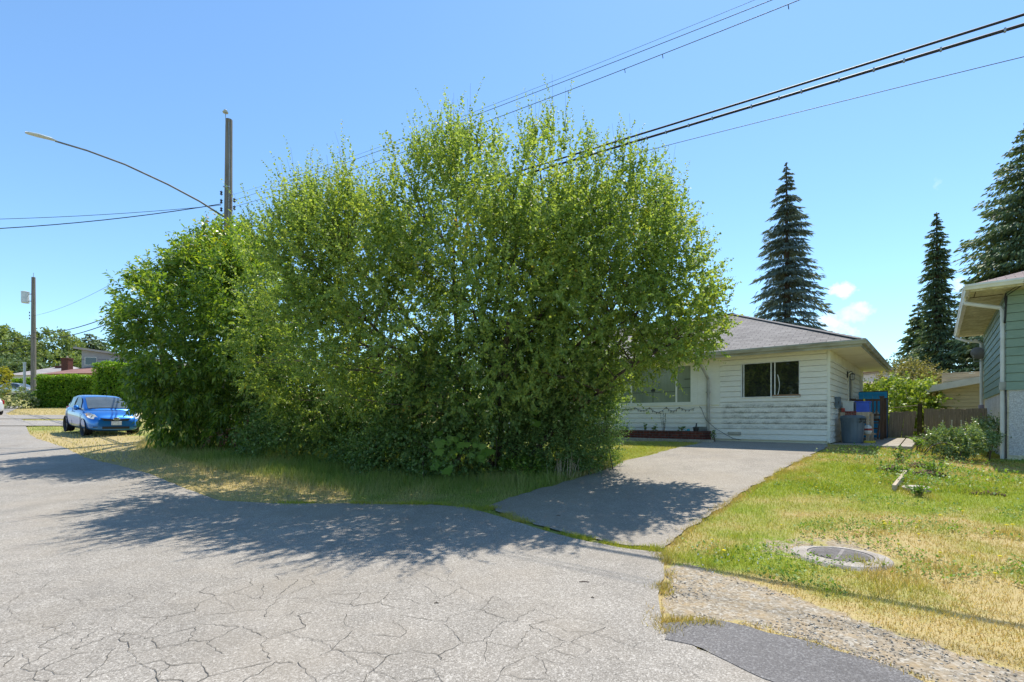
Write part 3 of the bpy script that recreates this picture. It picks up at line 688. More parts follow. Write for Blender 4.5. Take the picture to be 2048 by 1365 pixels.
# ================================================================== HOUSES
def siding(mb, fn, a0, a1, z0, z1, ex, ops=(), back=-.06, proud=.020, top=.002):
    """lap boards: each row leans out at its bottom edge; rows are cut round the openings (a0,a1,z0,z1)"""
    z = z0
    while z < z1 - .01:
        zt = min(z + ex, z1); cuts = sorted({z, zt} | {q for o in ops for q in o[2:4] if z < q < zt})
        for c0, c1 in zip(cuts[:-1], cuts[1:]):
            if abs(c1 - zt) < 1e-6 and zt < z1 - .01: c1 = zt - .009
            iv = [(a0, a1)]
            for o in ops:
                if o[2] < c1 - 1e-6 and o[3] > c0 + 1e-6:
                    nv = []
                    for (p, q) in iv:
                        if o[1] <= p or o[0] >= q: nv.append((p, q)); continue
                        if o[0] > p: nv.append((p, o[0]))
                        if o[1] < q: nv.append((o[1], q))
                    iv = nv
            nb = top + (proud - top) * (1 - (c0 - z) / ex); nt_ = top + (proud - top) * (1 - (c1 - z) / ex)
            for (p, q) in iv:
                mb.hexa([fn(*t) for t in ((p, nb, c0), (q, nb, c0), (q, back, c0), (p, back, c0), (p, nt_, c1), (q, nt_, c1), (q, back, c1), (p, back, c1))])
        z = zt
    return mb
def uvface(mb_faces, name, mat, parent, eps=.0):
    """planar roof faces with metre UVs: (list of corner points, first edge = eave); thin solid below"""
    V, Fc, U = [], [], []
    for pts in mb_faces:
        p = [np.array(q, float) for q in pts]; e = nrm(p[1] - p[0]); nn = nrm(np.cross(e, p[-1] - p[0])); up = np.cross(nn, e)
        b = len(V); V += [tuple(q) for q in p]; Fc.append(tuple(range(b, b + len(p)))); U += [((q - p[0]) @ e + .07 * b, (q - p[0]) @ up) for q in p]
    me = bpy.data.meshes.new(name); me.from_pydata(V, [], Fc); uv = me.uv_layers.new(name='UVMap')
    for l in me.loops: uv.data[l.index].uv = U[l.vertex_index]
    me.materials.append(mat); o = bpy.data.objects.new(name, me); COL.objects.link(o); o.parent = parent
    return o
def loc(x, y, z): return (x, y, z)

# ---------------- white house (local x: along its street front, 0 at the near corner, negative to the left; y: depth)
HZ0 = .84
house = thing('bungalow', 'white clapboard bungalow with brown hip roof behind the big leafy trees', 'house', (HC[0], HC[1], HZ0), ANG)
front = lambda a, n, z: (a, -n, z)
side = lambda a, n, z: (n, a, z)
HX0, HD, WT = -13.0, 8.0, 2.58
wr = (-2.345, -.735, 1.30, 2.37)      # slider window on the front
wp = (-6.74, -3.88, 1.17, 2.47)       # picture window
core = MB(); core.box(HX0, -.06, .06, HD - .06, -.3, WT); core.build('wall_core', M['whitepanel'], house)
mb = MB(); siding(mb, front, -2.98, -.07, .03, WT, .165, [wr]); mb.build('wall', M['whitepaint'], house)
mb = MB(); siding(mb, front, HX0, -2.99, .03, 1.12, .165, [(-3.80, -3.36, .20, .40)]); mb.build('wall', M['whitepaint'], house)
mb = MB(); mb.box(wp[1] + .002, -2.985, -.004, .058, 1.121, WT); mb.box(HX0, wp[0] - .002, -.004, .058, 1.121, WT); mb.box(wp[0], wp[1], -.004, .058, wp[3] + .002, WT); mb.box(wp[0], wp[1], -.004, .058, 1.121, wp[2] - .002)
mb.box(-3.70, -3.69, -.010, .0, 1.125, WT - .01)
pw = mb.build('wall_panel', M['whitepanel'], house)
mb = MB(); siding(mb, side, .02, HD, -.02, WT - .25, .165, [(3.72, 4.62, .1, 2.15)]); mb.box(-.07, .003, .0, .02, .0, WT - .27); mb.build('side_wall', M['whitepaint'], house)
mb = MB(); mb.box(-.062, .010, -.008, .0, .0, WT); mb.build('corner_trim', M['whitepanel'], house)
mb = MB(); mb.box(-.05, .028, .0, HD, WT - .25, WT - .12); mb.box(-.05, .016, .0, HD, WT - .119, WT - .005); mb.build('frieze_board', M['soffit'], house)
mb = MB(); mb.box(-2.99, -2.965, -.012, .05, .03, WT); mb.build('joint_strip', M['whitepanel'], house)
def framed(parent, fn, w, bars, mat, glass, fw=.045, depth=-.045, out=.022, pane_m=None, name='window'):
    a0, a1, z0, z1 = w; f = MB()
    f.box(a0, a1, depth, out, z1 - fw, z1, fn); f.box(a0, a1, depth, out + .012, z0, z0 + fw, fn)
    f.box(a0, a0 + fw, depth, out - .002, z0 + fw, z1 - fw, fn); f.box(a1 - fw, a1, depth, out - .002, z0 + fw, z1 - fw, fn)
    for b in bars: f.box(b - fw / 2, b + fw / 2, depth, out - .006, z0 + fw, z1 - fw, fn)
    wo = f.build(name, mat, parent)
    es = [a0 + fw] + [q for b in bars for q in (b - fw / 2, b + fw / 2)] + [a1 - fw]
    for i in range(0, len(es), 2):
        g = MB(); g.box(es[i], es[i + 1], depth, depth + .012 + .004 * (i // 2 % 2), z0 + fw, z1 - fw, fn); p = g.build('pane', glass, wo); 
        if i // 2 % 2 == 0 and len(es) > 2: pass
    return wo
w1 = framed(house, front, wr, [-1.50], M['whiteframe'], M['darkglass'], .028)
w1['label'] = 'aluminium slider window with a dark interior and bent inner screen rail'
f = MB(); f.box(wr[0] + .06, wr[0] + .085, -.030, -.004, wr[2] + .03, wr[3] - .03, front); f.build('sash_stile', M['whiteframe'], w1)
f = MB(); f.box(-1.415, -1.385, -.030, .0, wr[2] + .03, wr[3] - .03, front); f.build('sash_stile', M['whiteframe'], w1); f = MB()
pts = [(-1.33 + .05 * math.sin(t * 3.1), .028, wr[2] + .05 + t * (wr[3] - wr[2] - .45)) for t in np.linspace(0, 1, 9)]; f.tube(pts, .012, 5); f.build('screen_rail', M['whiteframe'], w1)
f = MB(); f.box(-1.46, wr[1] + .01, -.04, .030, wr[2] - .01, wr[2] + .075, front); f.build('bottom_rail', pm('bare_wood_rail', (.30, .19, .11), (.20, .12, .07), 6, .7, .2, (3, 9, 9)), w1)
w2 = framed(house, front, wp, [-6.08, -4.42], M['whitepanel'], M['curtain'], .05, -.055, .0); w2['label'] = 'wide picture window with drawn greenish blinds'
f = MB(); f.box(HX0, -3.0, .002, .035, 1.085, 1.12, front); f.build('sill_board', M['soffit'], house)
f = MB()
f.box(-6.03, -4.47, -.043, -.034, 1.17 + .40, 1.17 + .415, front); f.box(-5.27, -5.255, -.043, -.033, 1.23, 2.0, front); f.box(-4.36, -3.93, -.043, -.034, 1.17 + .52, 1.17 + .535, front); f.box(-4.15, -3.94, -.0435, -.032, 1.17 + .80, 1.17 + .825, front); f.box(-5.33, -5.18, -.043, -.031, 1.60, 1.70, front)
f.build('blind_fold', M['blackmetal'], w2)
def louver(parent, fn, a0, a1, z0, z1, n, mat, d=.02):
    v = MB(); v.box(a0, a1, -.05, -.02, z0, z1, fn)
    for k in range(n):
        z = z0 + (z1 - z0) * (k + .15) / n; v.box(a0 + .01, a1 - .01, -.02, d, z, z + (z1 - z0) / n * .45, fn)
    v.box(a0 - .015, a0 + .01, -.04, d + .006, z0 - .015, z1 + .015, fn); v.box(a1 - .01, a1 + .015, -.04, d + .006, z0 - .015, z1 + .015, fn)
    v.box(a0 + .01, a1 - .01, -.04, d + .006, z1, z1 + .015, fn); v.box(a0 + .01, a1 - .01, -.04, d + .006, z0 - .015, z0, fn)
    return v.build('vent', mat, parent)
louver(house, front, -3.79, -3.37, .21, .39, 5, M['steel'])
louver(house, front, -2.72, -2.36, .165, .235, 3, M['spout'], .03)
# side wall: door, narrow glazing, lamp, end post
f = MB(); f.box(3.72, 4.62, -.055, -.03, .10, 2.15, side); dr = f.build('door', M['plastic_grey'], house)
f = MB(); f.box(3.65, 3.72, -.05, .035, .08, 2.22, side); f.box(4.62, 4.69, -.05, .035, .08, 2.22, side); f.box(3.72, 4.62, -.05, .035, 2.151, 2.22, side); f.build('door_frame', M['whitepanel'], house)
f = MB(); f.box(6.95, 7.05, .02, .10, 0, WT - .28, side); f.build('end_trim', M['whitepanel'], house)
f = MB(); f.box(3.30, 3.42, .018, .045, 2.02, 2.22, side); f.tube([(.04, 3.36, 2.16), (.13, 3.36, 2.23), (.16, 3.36, 2.18)], .012, 5); f.lathe([(.02, .13), (.075, .10), (.08, .09), (.06, .085)], 8, (.16, 3.36, 2.03)); f.lathe([(.05, -.10), (.055, -.09), (.045, -.08)], 8, (.16, 3.36, 2.03))
for k in range(4):
    a = k * math.pi / 2 + .4; f.tube([(.16 + .05 * math.cos(a), 3.36 + .05 * math.sin(a), 1.94), (.16 + .066 * math.cos(a), 3.36 + .066 * math.sin(a), 2.12)], .007, 4)
lm = f.build('wall_lamp', M['blackmetal'], house); f = MB(); f.lathe([(.035, -.08), (.052, .08)], 8, (.16, 3.36, 2.03)); f.build('lamp_glass', M['lampglass'], lm)
# roof: hip with overhangs .8 (side) and .6 (front)
ex, ey0, ey1, EZ = .80, -.62, HD + .6, WT + .06; half = (ey1 - ey0) / 2; RISE = .435 * half
A1 = (ex, ey0, EZ); A2 = (ex, ey1, EZ); B1 = (HX0 - .6, ey0, EZ); B2 = (HX0 - .6, ey1, EZ); R1 = (ex - half, ey0 + half, EZ + RISE); R2 = (HX0 - .6 + half, ey0 + half, EZ + RISE)
up = lambda p, d: (p[0], p[1], p[2] + d)
T_ = .10
roof = uvface([[up(B1, T_), up(A1, T_), up(R1, T_), up(R2, T_)], [up(A1, T_), up(A2, T_), up(R1, T_)], [up(A2, T_), up(B2, T_), up(R2, T_), up(R1, T_)], [up(B2, T_), up(B1, T_), up(R2, T_)]], 'roof', M['shingle'], house)
mb = MB()
for a, b in ((A1, R1), (A2, R1), (R1, R2)):
    n = int(np.linalg.norm(np.array(b) - np.array(a)) / .25)
    for k in range(n):
        p = np.array(up(a, T_ + .012)) + (np.array(b) - np.array(a)) * (k / n); q = np.array(up(a, T_ + .004)) + (np.array(b) - np.array(a)) * ((k + 1.25) / n); mb.beam(p, q, .24, .012)
mb.build('ridge_cap', M['shingle'] if False else pm('cap_shingle', (.27, .25, .23), (.22, .20, .19), 9, .9, .15), roof)
mb = MB(); mb.quad(up(B1, T_ - .012), up(A1, T_ - .012), up(R1, T_ - .04), up(R2, T_ - .04)); mb.quad(up(A1, T_ - .012), up(A2, T_ - .012), up(R1, T_ - .04)); mb.quad(up(A2, T_ - .012), up(B2, T_ - .012), up(R2, T_ - .04), up(R1, T_ - .04))
mb.build('roof_deck', M['woodbrown'], roof)
s = MB(); s.box(HX0, ex - .03, ey0 + .03, .0, WT, WT + .02); s.box(.0, ex - .03, .0, ey1 - .03, WT + .0005, WT + .0205); so = s.build('soffit', M['soffit'], house)
def gutter(mb, a, b, out, w=.11, h=.12):
    """K-style trough from a to b; out = outward unit vector"""
    a, b, o = np.array(a, float), np.array(b, float), np.array(list(out) + [0.])
    prof = [(0, 0), (0, -h), (w * .62, -h), (w * .80, -h * .62), (w, -h * .38), (w, -.008), (w * .9, -.008), (w * .9, -.03), (.012, -.03), (.012, 0)]
    n = len(prof); base = len(mb.v)
    for p in (a, b):
        for (u, z) in prof: mb.v.append(tuple(p + o * u + np.array([0, 0, z])))
    for k in range(n): mb.f.append((base + k, base + (k + 1) % n, base + n + (k + 1) % n, base + n + k))
    mb.f.append(tuple(base + k for k in range(n))); mb.f.append(tuple(base + n + k for k in range(n))[::-1])
g = MB(); gutter(g, up(B1, T_ - .005), (ex + .10, ey0, EZ + T_ - .005), (0, -1)); g.build('gutter', M['gutter'], house)
g = MB(); gutter(g, (ex, ey0 + .002, EZ + T_ - .007), up(A2, T_ - .007), (1, 0)); g.build('gutter', M['gutter'], house)
f = MB(); f.box(HX0 - .6, ex - .002, ey0 + .002, ey0 + .028, WT - .03, EZ + T_ - .02); f.box(ex - .03, ex - .004, ey0 + .029, ey1, WT - .031, EZ + T_ - .021); f.build('fascia', M['gutter'], house)
d = MB(); d.tube([(-3.42, ey0 - .05, EZ - .02), (-3.42, ey0 - .05, WT - .10), (-3.33, -.10, WT - .62), (-3.33, -.075, WT - .72), (-3.33, -.075, .22), (-3.40, -.12, .10)], .045, 8); 
for z in (1.5, .6): d.box(-3.39, -3.27, -.125, -.02, z, z + .03)
ds = d.build('downspout', M['spout'], house, bevel=0); ds['label'] = 'weathered grey downspout bending in from the gutter'

# string lights and extension cord hang on the wall
pts = []; hooks = [(-7.0, .93), (-6.62, 1.055), (-5.9, 1.055), (-5.35, 1.05), (-4.75, 1.06), (-4.3, 1.05), (-3.72, 1.055)]; sags = [.02, .06, .10, .17, .13, .10]
for i in range(6):
    for k in range(10): 
        t = k / 10; pts.append((hooks[i][0] + (hooks[i + 1][0] - hooks[i][0]) * t, -.035 - .004 * math.sin(k), hooks[i][1] + (hooks[i + 1][1] - hooks[i][1]) * t - sags[i] * 4 * t * (1 - t)))
M['bulb'] = pm('dull_green_bulb', (.05, .07, .05), None, 5, .3, .5)
sl = thing('string_lights', 'dark string of small lights drooping below the picture window', 'string lights', (HC[0], HC[1], HZ0), ANG)
mb = MB(); mb.tube(pts, .006, 5); mb.build('cord', M['cable'], sl)
for i in range(0, len(pts), 2):
    mb = MB(); p = pts[i]; dx = random.uniform(-.03, .03); mb.tube([p, (p[0] + dx * .5, p[1] - .012, p[2] - .035), (p[0] + dx, p[1] - .015, p[2] - .065)], [.010, .013, .006], 5); mb.build('bulb', M['bulb'], sl)
ec = thing('extension_cord', 'dark cord slanting down the wall from the window sill to the driveway', 'cord', (HC[0], HC[1], HZ0), ANG)
mb = MB(); mb.tube([(-3.62, -.03, 1.06), (-3.55, -.05, .98), (-3.38, -.13, .62), (-3.1, -.12, .36), (-2.8, -.08, .17), (-2.55, -.1, .04), (-2.3, -.16, .005)], .007, 5); mb.build('cord', M['cable'], ec)

# brick planter with sparse dying plants
pl = thing('brick_planter', 'low dark red brick planter along the house front', 'planter', (HC[0], HC[1], HZ0), ANG)
px0, px1, pz0, pz1 = -9.0, -3.25, -.25, .27
mb = MB(); mb.box(px0, px1, -.66, -.56, pz0, pz1); mb.box(px1 - .1, px1, -.56, -.02, pz0, pz1 - .001); mb.build('brick_wall', M['brick'], pl)
mb = MB(); mb.box(px0, px1 - .1, -.56, -.02, pz0, pz1 - .06); mb.build('soil', M['dirt'], pl)
mb = MB(); mb.box(px0, px1 + .3, -.84, -.67, -.2, .012); mb.build('footing', M['concrete'], pl)
def stalk_plant(x, y, z, h, n, name, label, mat, cat='plant', spread=.12, leafL=.07, seed=0, cot=None):
    r = np.random.default_rng(seed); o = thing(name, label, cat, (x, y, z)); st = MB(); LP, LD, LL = [], [], []
    for i in range(n):
        a = r.random() * 6.28; e = r.random() * spread; top = np.array([x + math.cos(a) * e, y + math.sin(a) * e, z + h * (.6 + .4 * r.random())])
        b = np.array([x + math.cos(a) * e * .2, y + math.sin(a) * e * .2, z - .02]); m_ = (b + top) / 2 + np.append(r.normal(0, .02, 2), 0); st.tube([b, m_, top], [.006, .005, .003], 4)
        for k in range(9):
            t = .35 + .65 * r.random(); p = b + (top - b) * t; LP.append(p); q = r.normal(0, 1, 3); q[2] = abs(q[2]) * .4; LD.append(nrm(q)); LL.append(leafL * (.6 + .7 * r.random()))
    st.build('stems', cot or M['bark'], o)
    leaves('foliage', np.array(LP), np.array(LD), np.array(LL), np.array(LL) * .5, mat, o)
    return o
def leaves(name, P, D, L, Wd, mat, parent, rnd=None, droop=0.0, fold=.0, upb=.9):
    n = len(P); D = nrm(D); R = nrm(rng.normal(0, 1, (n, 3)) + np.array([0, 0, upb])); S = nrm(np.cross(R, D)); Nn = np.cross(D, S)
    L = np.asarray(L)[:, None]; Wd = np.asarray(Wd)[:, None]
    mid = P + D * L * .48; tip = P + D * L; tip[:, 2] -= (droop * L)[:, 0]
    V = np.stack([P, mid - S * Wd * .5 + Nn * Wd * fold, tip, mid + S * Wd * .5 + Nn * Wd * fold], 1).reshape(-1, 3)
    return np_mesh(name, V, np.arange(4 * n).reshape(n, 4), mat, parent, {'rnd': rng.random(n) if rnd is None else rnd})
for i, (a, h, lab) in enumerate(((-6.75, .30, 'tiny dark seedling at the left end of the brick planter'), (-6.1, .24, 'spindly low plant left of centre in the brick planter'), (-5.35, .30, 'dark rosette in the brick planter under the window blind fold'), (-5.0, .26, 'small curled plant beside the bare sapling in the planter'), (-4.1, .22, 'wilted plant near the right end of the brick planter'))):
    q = hw(a, -.34); stalk_plant(q[0], q[1], HZ0 + .2, h, 5, 'planter_plant', lab, M['bramble_leaf'], seed=i, leafL=.08)['group'] = 'plants in the brick planter'
q = hw(-4.72, -.32); stalk_plant(q[0], q[1], HZ0 + .2, .75, 6, 'bare_sapling', 'bare grey sapling with a forked crown standing in the brick planter', M['spruce_leaf'], seed=9, spread=.22, leafL=.05)
q = hw(-3.62, -.36); pot = thing('plant_pot', 'small dark pot beside the downspout in the planter', 'pot', (q[0], q[1], HZ0 + .2)); mb = MB(); mb.lathe([(.07, 0), (.09, .16), (.10, .17), (.10, .19), (.08, .19), (.075, .12)], 12, (q[0], q[1], HZ0 + .2)); mb.build('pot_body', M['blackmetal'], pot)
mb = MB(); mb.tube([(q[0], q[1], HZ0 + .3), (q[0] + .02, q[1], HZ0 + .52)], [.035, .02], 6); mb.build('stem', M['blackmetal'], pot)
q = hw(-3.85, -.40); tp = thing('watering_can', 'small teal watering can lying in the planter', 'watering can', (q[0], q[1], HZ0 + .22)); mb = MB(); mb.lathe([(.05, 0), (.055, .09), (.03, .11)], 10, (q[0], q[1], HZ0 + .22)); mb.build('can_body', M['teal'], tp); mb = MB(); mb.tube([(q[0] - .05, q[1], HZ0 + .25), (q[0] - .15, q[1], HZ0 + .33)], [.015, .01], 6); mb.build('spout', M['teal'], tp)
q = hw(-2.98, -.45); stalk_plant(q[0], q[1], HZ0 - .03, .34, 9, 'weed_clump', 'dry weed clump against the wall right of the downspout', M['bramble_leaf'], seed=33, spread=.22, leafL=.07)

# ---------------- concrete slab, porch and clutter beside the house (same local frame)
SZ = .80
mb = MB(); mb.box(.022, 1.8, -.25, 6.75, SZ - .45, SZ); mb.box(-.5, .02, -.46, -.02, SZ - .4, SZ - .02)
patio = mb.build('patio', M['concrete'], None, bevel=.015); patio.location = (HC[0], HC[1], 0); patio.rotation_euler = (0, 0, ANG); tag(patio, 'raised concrete slab beside the white house', 'patio', kind='structure')
def at(name, label, cat, group=None): return thing(name, label, cat, (HC[0], HC[1], SZ), ANG, group)
# grey bin
bin_ = thing('rubbish_bin', 'slate grey plastic rubbish bin with black handle at the house corner', 'bin', hw(.43, .92) + (SZ,), ANG + .9)
mb = MB(); n = 28
prof = [(.235, 0), (.245, .02), (.262, .25), (.282, .62), (.285, .63), (.30, .63), (.302, .70), (.285, .705), (.28, .70)]
mb.lathe(prof, n); mb.build('bin_body', M['plastic_grey'], bin_, smooth=False, world=False)
mb = MB(); mb.lathe([(.318, .70), (.322, .735), (.30, .77), (.22, .80), (.05, .81)], n); mb.build('lid', M['plastic_grey'], bin_, world=False)
for s_ in (-1, 1):
    mb = MB(); mb.tube([(s_ * .07 - .0, -.31, .70), (s_ * .07, -.35, .69), (s_ * .07, -.355, .62), (s_ * .07, -.30, .60)], .014, 6); mb.build('handle', M['blackmetal'], bin_, world=False)
mb = MB(); mb.box(-.09, .09, -.365, -.335, .675, .71); mb.build('grip', M['blackmetal'], bin_, world=False)
for k in range(8):
    a = k * math.pi / 4; mb = MB()
mb = MB()
for k in range(10):
    a = k * math.pi / 5; mb.beam((.247 * math.cos(a), .247 * math.sin(a), .03), (.286 * math.cos(a), .286 * math.sin(a), .62), .03, .012, (math.cos(a), math.sin(a), 0))
mb.build('ribs', M['plastic_grey'], bin_, world=False)
# work bench
bench = at('work_bench', 'bare lumber work bench standing behind the grey rubbish bin', 'bench')
mb = MB(); 
for k in range(4): mb.box(.09 + k * .17, .09 + k * .17 + .155, 1.45, 2.75, .86, .90)
mb.build('bench_top', M['woodlight'], bench)
mb = MB(); mb.box(.07, .79, 1.405, 1.445, .76, .895); mb.build('apron', M['woodlight'], bench)
for (lx, ly) in ((.09, 1.45), (.70, 1.45), (.09, 2.66), (.70, 2.66)):
    mb = MB(); mb.box(lx, lx + .08, ly, ly + .08, 0, .858); mb.build('leg', M['woodlight'], bench)
mb = MB(); mb.box(.07, .82, 1.40, 1.445, .22, .32); mb.build('stretcher', M['woodlight'], bench)
mb = MB(); mb.box(.10, .78, 1.54, 2.6, .24, .27); mb.build('shelf', M['woodlight'], bench)
def crate(o, x0, x1, y0, y1, z0, h, t, mat, flare=.03):
    mb = MB()
    for (a, b, c, d) in ((x0, x1, y0, y0 + t), (x0, x1, y1 - t, y1), (x0, x0 + t, y0 + t, y1 - t), (x1 - t, x1, y0 + t, y1 - t)): mb.box(a, b, c, d, z0, z0 + h)
    mb.box(x0 + t, x1 - t, y0 + t, y1 - t, z0, z0 + t); mb.box(x0 - flare, x1 + flare, y0 - flare, y0, z0 + h - .03, z0 + h); mb.box(x1, x1 + flare, y0, y1, z0 + h - .03, z0 + h)
    return mb.build('tub', mat, o, bevel=.008)
bb = at('recycling_box', 'bright blue plastic recycling box on the work bench', 'box'); crate(bb, .44, .76, 1.62, 2.1, .90, .32, .012, M['plastic_blue'])
yb = at('yellow_bottle', 'yellow bottle top poking out of the blue recycling box', 'bottle'); mb = MB(); mb.lathe([(.05, 0), (.05, .26), (.02, .33), (.02, .38)], 10, (.62, 1.85, .92)); mb.build('bottle_body', M['yellow'], yb)
wb = at('storage_tub', 'translucent white storage tub on the bench beside the house wall', 'tub'); crate(wb, .11, .38, 1.55, 2.2, .90, .33, .01, M['plastic_white'], .02)
cn = at('tin_can', 'dark red tin on the left end of the work bench', 'tin'); mb = MB(); mb.lathe([(.045, 0), (.05, .01), (.05, .11), (.045, .12)], 12, (.13, 1.47, .90)); mb.build('can_body', M['red'], cn)
rg = at('rag_bundle', 'rust red rag draped on the bench top behind the bin', 'rag'); mb = MB()
for k in range(7): mb.tube([(.2 + k * .04, 1.44, .91), (.22 + k * .04, 1.39, .905), (.21 + k * .04, 1.385, .80 + .03 * random.random())], .022, 5)
mb.build('cloth', M['red'], rg)
bg = at('plastic_bag', 'white and red plastic bag hanging beside the bench leg', 'bag'); mb = MB(); mb.lathe([(.03, .50), (.10, .46), (.12, .38), (.115, .30), (.07, .24)], 9, (.74, 1.36, .02)); b1 = mb.build('bag_body', M['plastic_white'], bg); mb = MB(); mb.lathe([(.123, .40), (.120, .34)], 9, (.745, 1.355, .02), cap=False); mb.build('print_band', M['red'], bg)
yt = at('yellow_tray', 'small yellow tray on the slab under the bench', 'tray'); crate(yt, .66, .92, 1.3, 1.5, 0, .06, .01, M['yellow'], .01)
wc = at('hose_bib_box', 'small grey meter box on the side wall above the bench', 'meter box'); mb = MB(); mb.box(.02, .14, .75, 1.0, 1.02, 1.34); mb.build('box_body', M['plastic_grey'], wc, bevel=.01); mb = MB(); mb.tube([(.1, .74, 1.15), (.13, .62, 1.15), (.13, .60, 1.20)], .012, 6); mb.build('pipe', M['blackmetal'], wc)
# porch landing, steps, railing
porch = at('porch', 'brown stained wooden porch with railing and open steps by the side door', 'porch')
mb = MB(); mb.box(.03, .86, 4.45, 5.75, .62, .70); mb.build('deck', M['woodbrown'], porch)
for k, z in enumerate((.18, .36, .54)):
    mb = MB(); mb.box(.12, .80, 3.72 + k * .24, 3.98 + k * .24, z, z + .04); mb.build('step', M['woodlight'] if k == 0 else M['woodbrown'], porch)
for x_ in (.09, .81): 
    mb = MB(); mb.hexa([(x_ - .02, 3.70, .05), (x_ + .02, 3.70, .05), (x_ + .02, 4.45, .50), (x_ - .02, 4.45, .50), (x_ - .02, 3.70, .22), (x_ + .02, 3.70, .22), (x_ + .02, 4.45, .70), (x_ - .02, 4.45, .70)]); mb.build('stringer', M['woodbrown'], porch)
for (x_, y_, h) in ((.82, 4.40, 1.42), (.02, 4.40, 1.36), (.82, 5.7, 1.40)):
    mb = MB(); mb.box(x_, x_ + .10, y_, y_ + .10, 0, h); mb.box(x_ - .02, x_ + .12, y_ - .02, y_ + .12, h, h + .04); mb.build('post', M['woodbrown'], porch)
mb = MB(); mb.box(.12, .82, 4.41, 4.48, 1.30, 1.37); mb.build('rail', M['woodbrown'], porch); mb = MB(); mb.box(.12, .82, 4.42, 4.47, .80, .86); mb.build('rail', M['woodbrown'], porch)
for k in range(6):
    mb = MB(); mb.box(.19 + k * .105, .225 + k * .105, 4.425, 4.465, .86, 1.30); mb.build('baluster', M['woodbrown'], porch)
pc = at('white_jug', 'white jug standing on the porch edge beside the blue panel', 'jug'); mb = MB(); mb.lathe([(.06, .70), (.07, .72), (.07, .88), (.03, .96), (.03, 1.0)], 10, (.70, 4.75, 0)); mb.build('jug_body', M['plastic_white'], pc)
# blue painted panel (screen) and old fence
bp = at('blue_screen', 'tall blue painted board screen behind the porch', 'screen')
mb = MB()
for k in range(6): mb.box(.02 + k * .143, .02 + k * .143 + .138, 6.58, 6.605, .0, 1.70)
mb.build('boards', M['bluepaint'], bp)
mb = MB(); mb.box(.01, .885, 6.545, 6.578, 1.60, 1.70); mb.build('top_batten', M['bluepaint'], bp); mb = MB(); mb.box(.78, .885, 6.546, 6.579, 0, 1.598); mb.build('side_batten', M['bluepaint'], bp); mb = MB(); mb.box(.0, .91, 6.54, 6.62, 1.702, 1.73); mb.box(.888, .91, 6.54, 6.62, 0, 1.70); mb.build('dark_edge', M['blackmetal'], bp)
def plank_fence(name, label, x0, x1, y, h0, h1, lean=0, seed=1, rails=True, z0=0, gap=.006, pw=.14):
    r = random.Random(seed); o = at(name, label, 'fence'); n = int(round((x1 - x0) / pw)); w = (x1 - x0) / n
    for k in range(n):
        a = x0 + k * w; t = k / max(1, n - 1); h = h0 + (h1 - h0) * t + r.uniform(-.02, .015); l = lean * (.7 + .6 * r.random())
        mb = MB(); mb.hexa([(a + l, y, z0), (a + w - gap + l, y, z0), (a + w - gap + l, y + .02, z0), (a + l, y + .02, z0), (a, y, h), (a + w - gap, y, h + r.uniform(-.01, .01)), (a + w - gap, y + .02, h), (a, y + .02, h)]); mb.build('plank', M['wood'], o)
    if rails:
        mb = MB(); mb.box(x0, x1, y + .022, y + .07, .25, .34); mb.build('rail', M['wood'], o); mb = MB(); mb.box(x0, x1, y + .022, y + .07, h0 - .22, h0 - .13); mb.build('rail', M['wood'], o)
    return o
gt = plank_fence('plank_gate', 'leaning weathered plank gate between blue screen and mossy post', .95, 1.72, 6.95, .96, .98, -.10, 3, pw=.11)
fn_ = plank_fence('plank_fence', 'grey weathered plank fence below the tan shed', 1.92, 5.6, 7.0, 1.06, 1.02, 0, 5)
fp = at('gate_post', 'mossy dark round gate post taller than the fence', 'post'); mb = MB(); mb.tube([(1.80, 7.0, -.2), (1.80, 7.0, .7), (1.81, 7.0, 1.26)], [.075, .072, .068], 9); mb.build('post_body', pm('mossy_wood', (.14, .115, .06), (.07, .06, .03), 6, .9, .1, bump=.5), fp)
wr_ = at('wire_line', 'thin rail wire slanting from the gate post over the plank gate', 'wire'); mb = MB(); mb.tube([(.95, 6.96, 1.10), (1.4, 6.98, 1.15), (1.79, 7.0, 1.20)], .010, 5); mb.build('strand', M['wood'], wr_)
# thin white stakes in front of the fence
for k, (a, lab) in enumerate(((2.42, 'leftmost thin white stake before the plank fence'), (2.66, 'middle thin white stake before the plank fence'), (2.90, 'rightmost thin white stake before the plank fence'))):
    s_ = at('garden_stake', lab, 'stake', 'white stakes before the fence'); mb = MB(); mb.box(a, a + .025, 6.5, 6.525, -.1, .62); mb.box(a - .006, a + .031, 6.494, 6.531, .62, .66); mb.build('stake_body', M['gutterwhite'], s_)

# ---------------- tan shed behind the fence
shed = thing('tan_shed', 'tan clapboard shed with pale sloping roof edge behind the fence', 'shed', (HC[0], HC[1], SZ), ANG)
mb = MB(); mb.box(2.35, 7.5, 11.06, 14, -.2, 1.9); mb.build('wall_core', M['tanpaint'], shed)
sf = lambda a, n, z: (a, 11.0 - n, z)
mb = MB(); siding(mb, sf, 2.43, 7.5, 0, 2.6, .15); mb.build('wall', M['tanpaint'], shed)
mb = MB(); mb.box(2.33, 2.425, 10.975, 11.06, 0, 1.86); mb.build('corner_trim', M['soffit'], shed)
mb = MB(); mb.hexa([(1.9, 10.55, 1.78), (7.7, 10.55, 2.92), (7.7, 14.4, 2.92), (1.9, 14.4, 1.78), (1.9, 10.55, 2.04), (7.7, 10.55, 3.18), (7.7, 14.4, 3.18), (1.9, 14.4, 2.04)]); mb.build('roof', pm('pale_roof_edge', (.80, .72, .62), (.68, .60, .51), 3, .7, .2), shed)

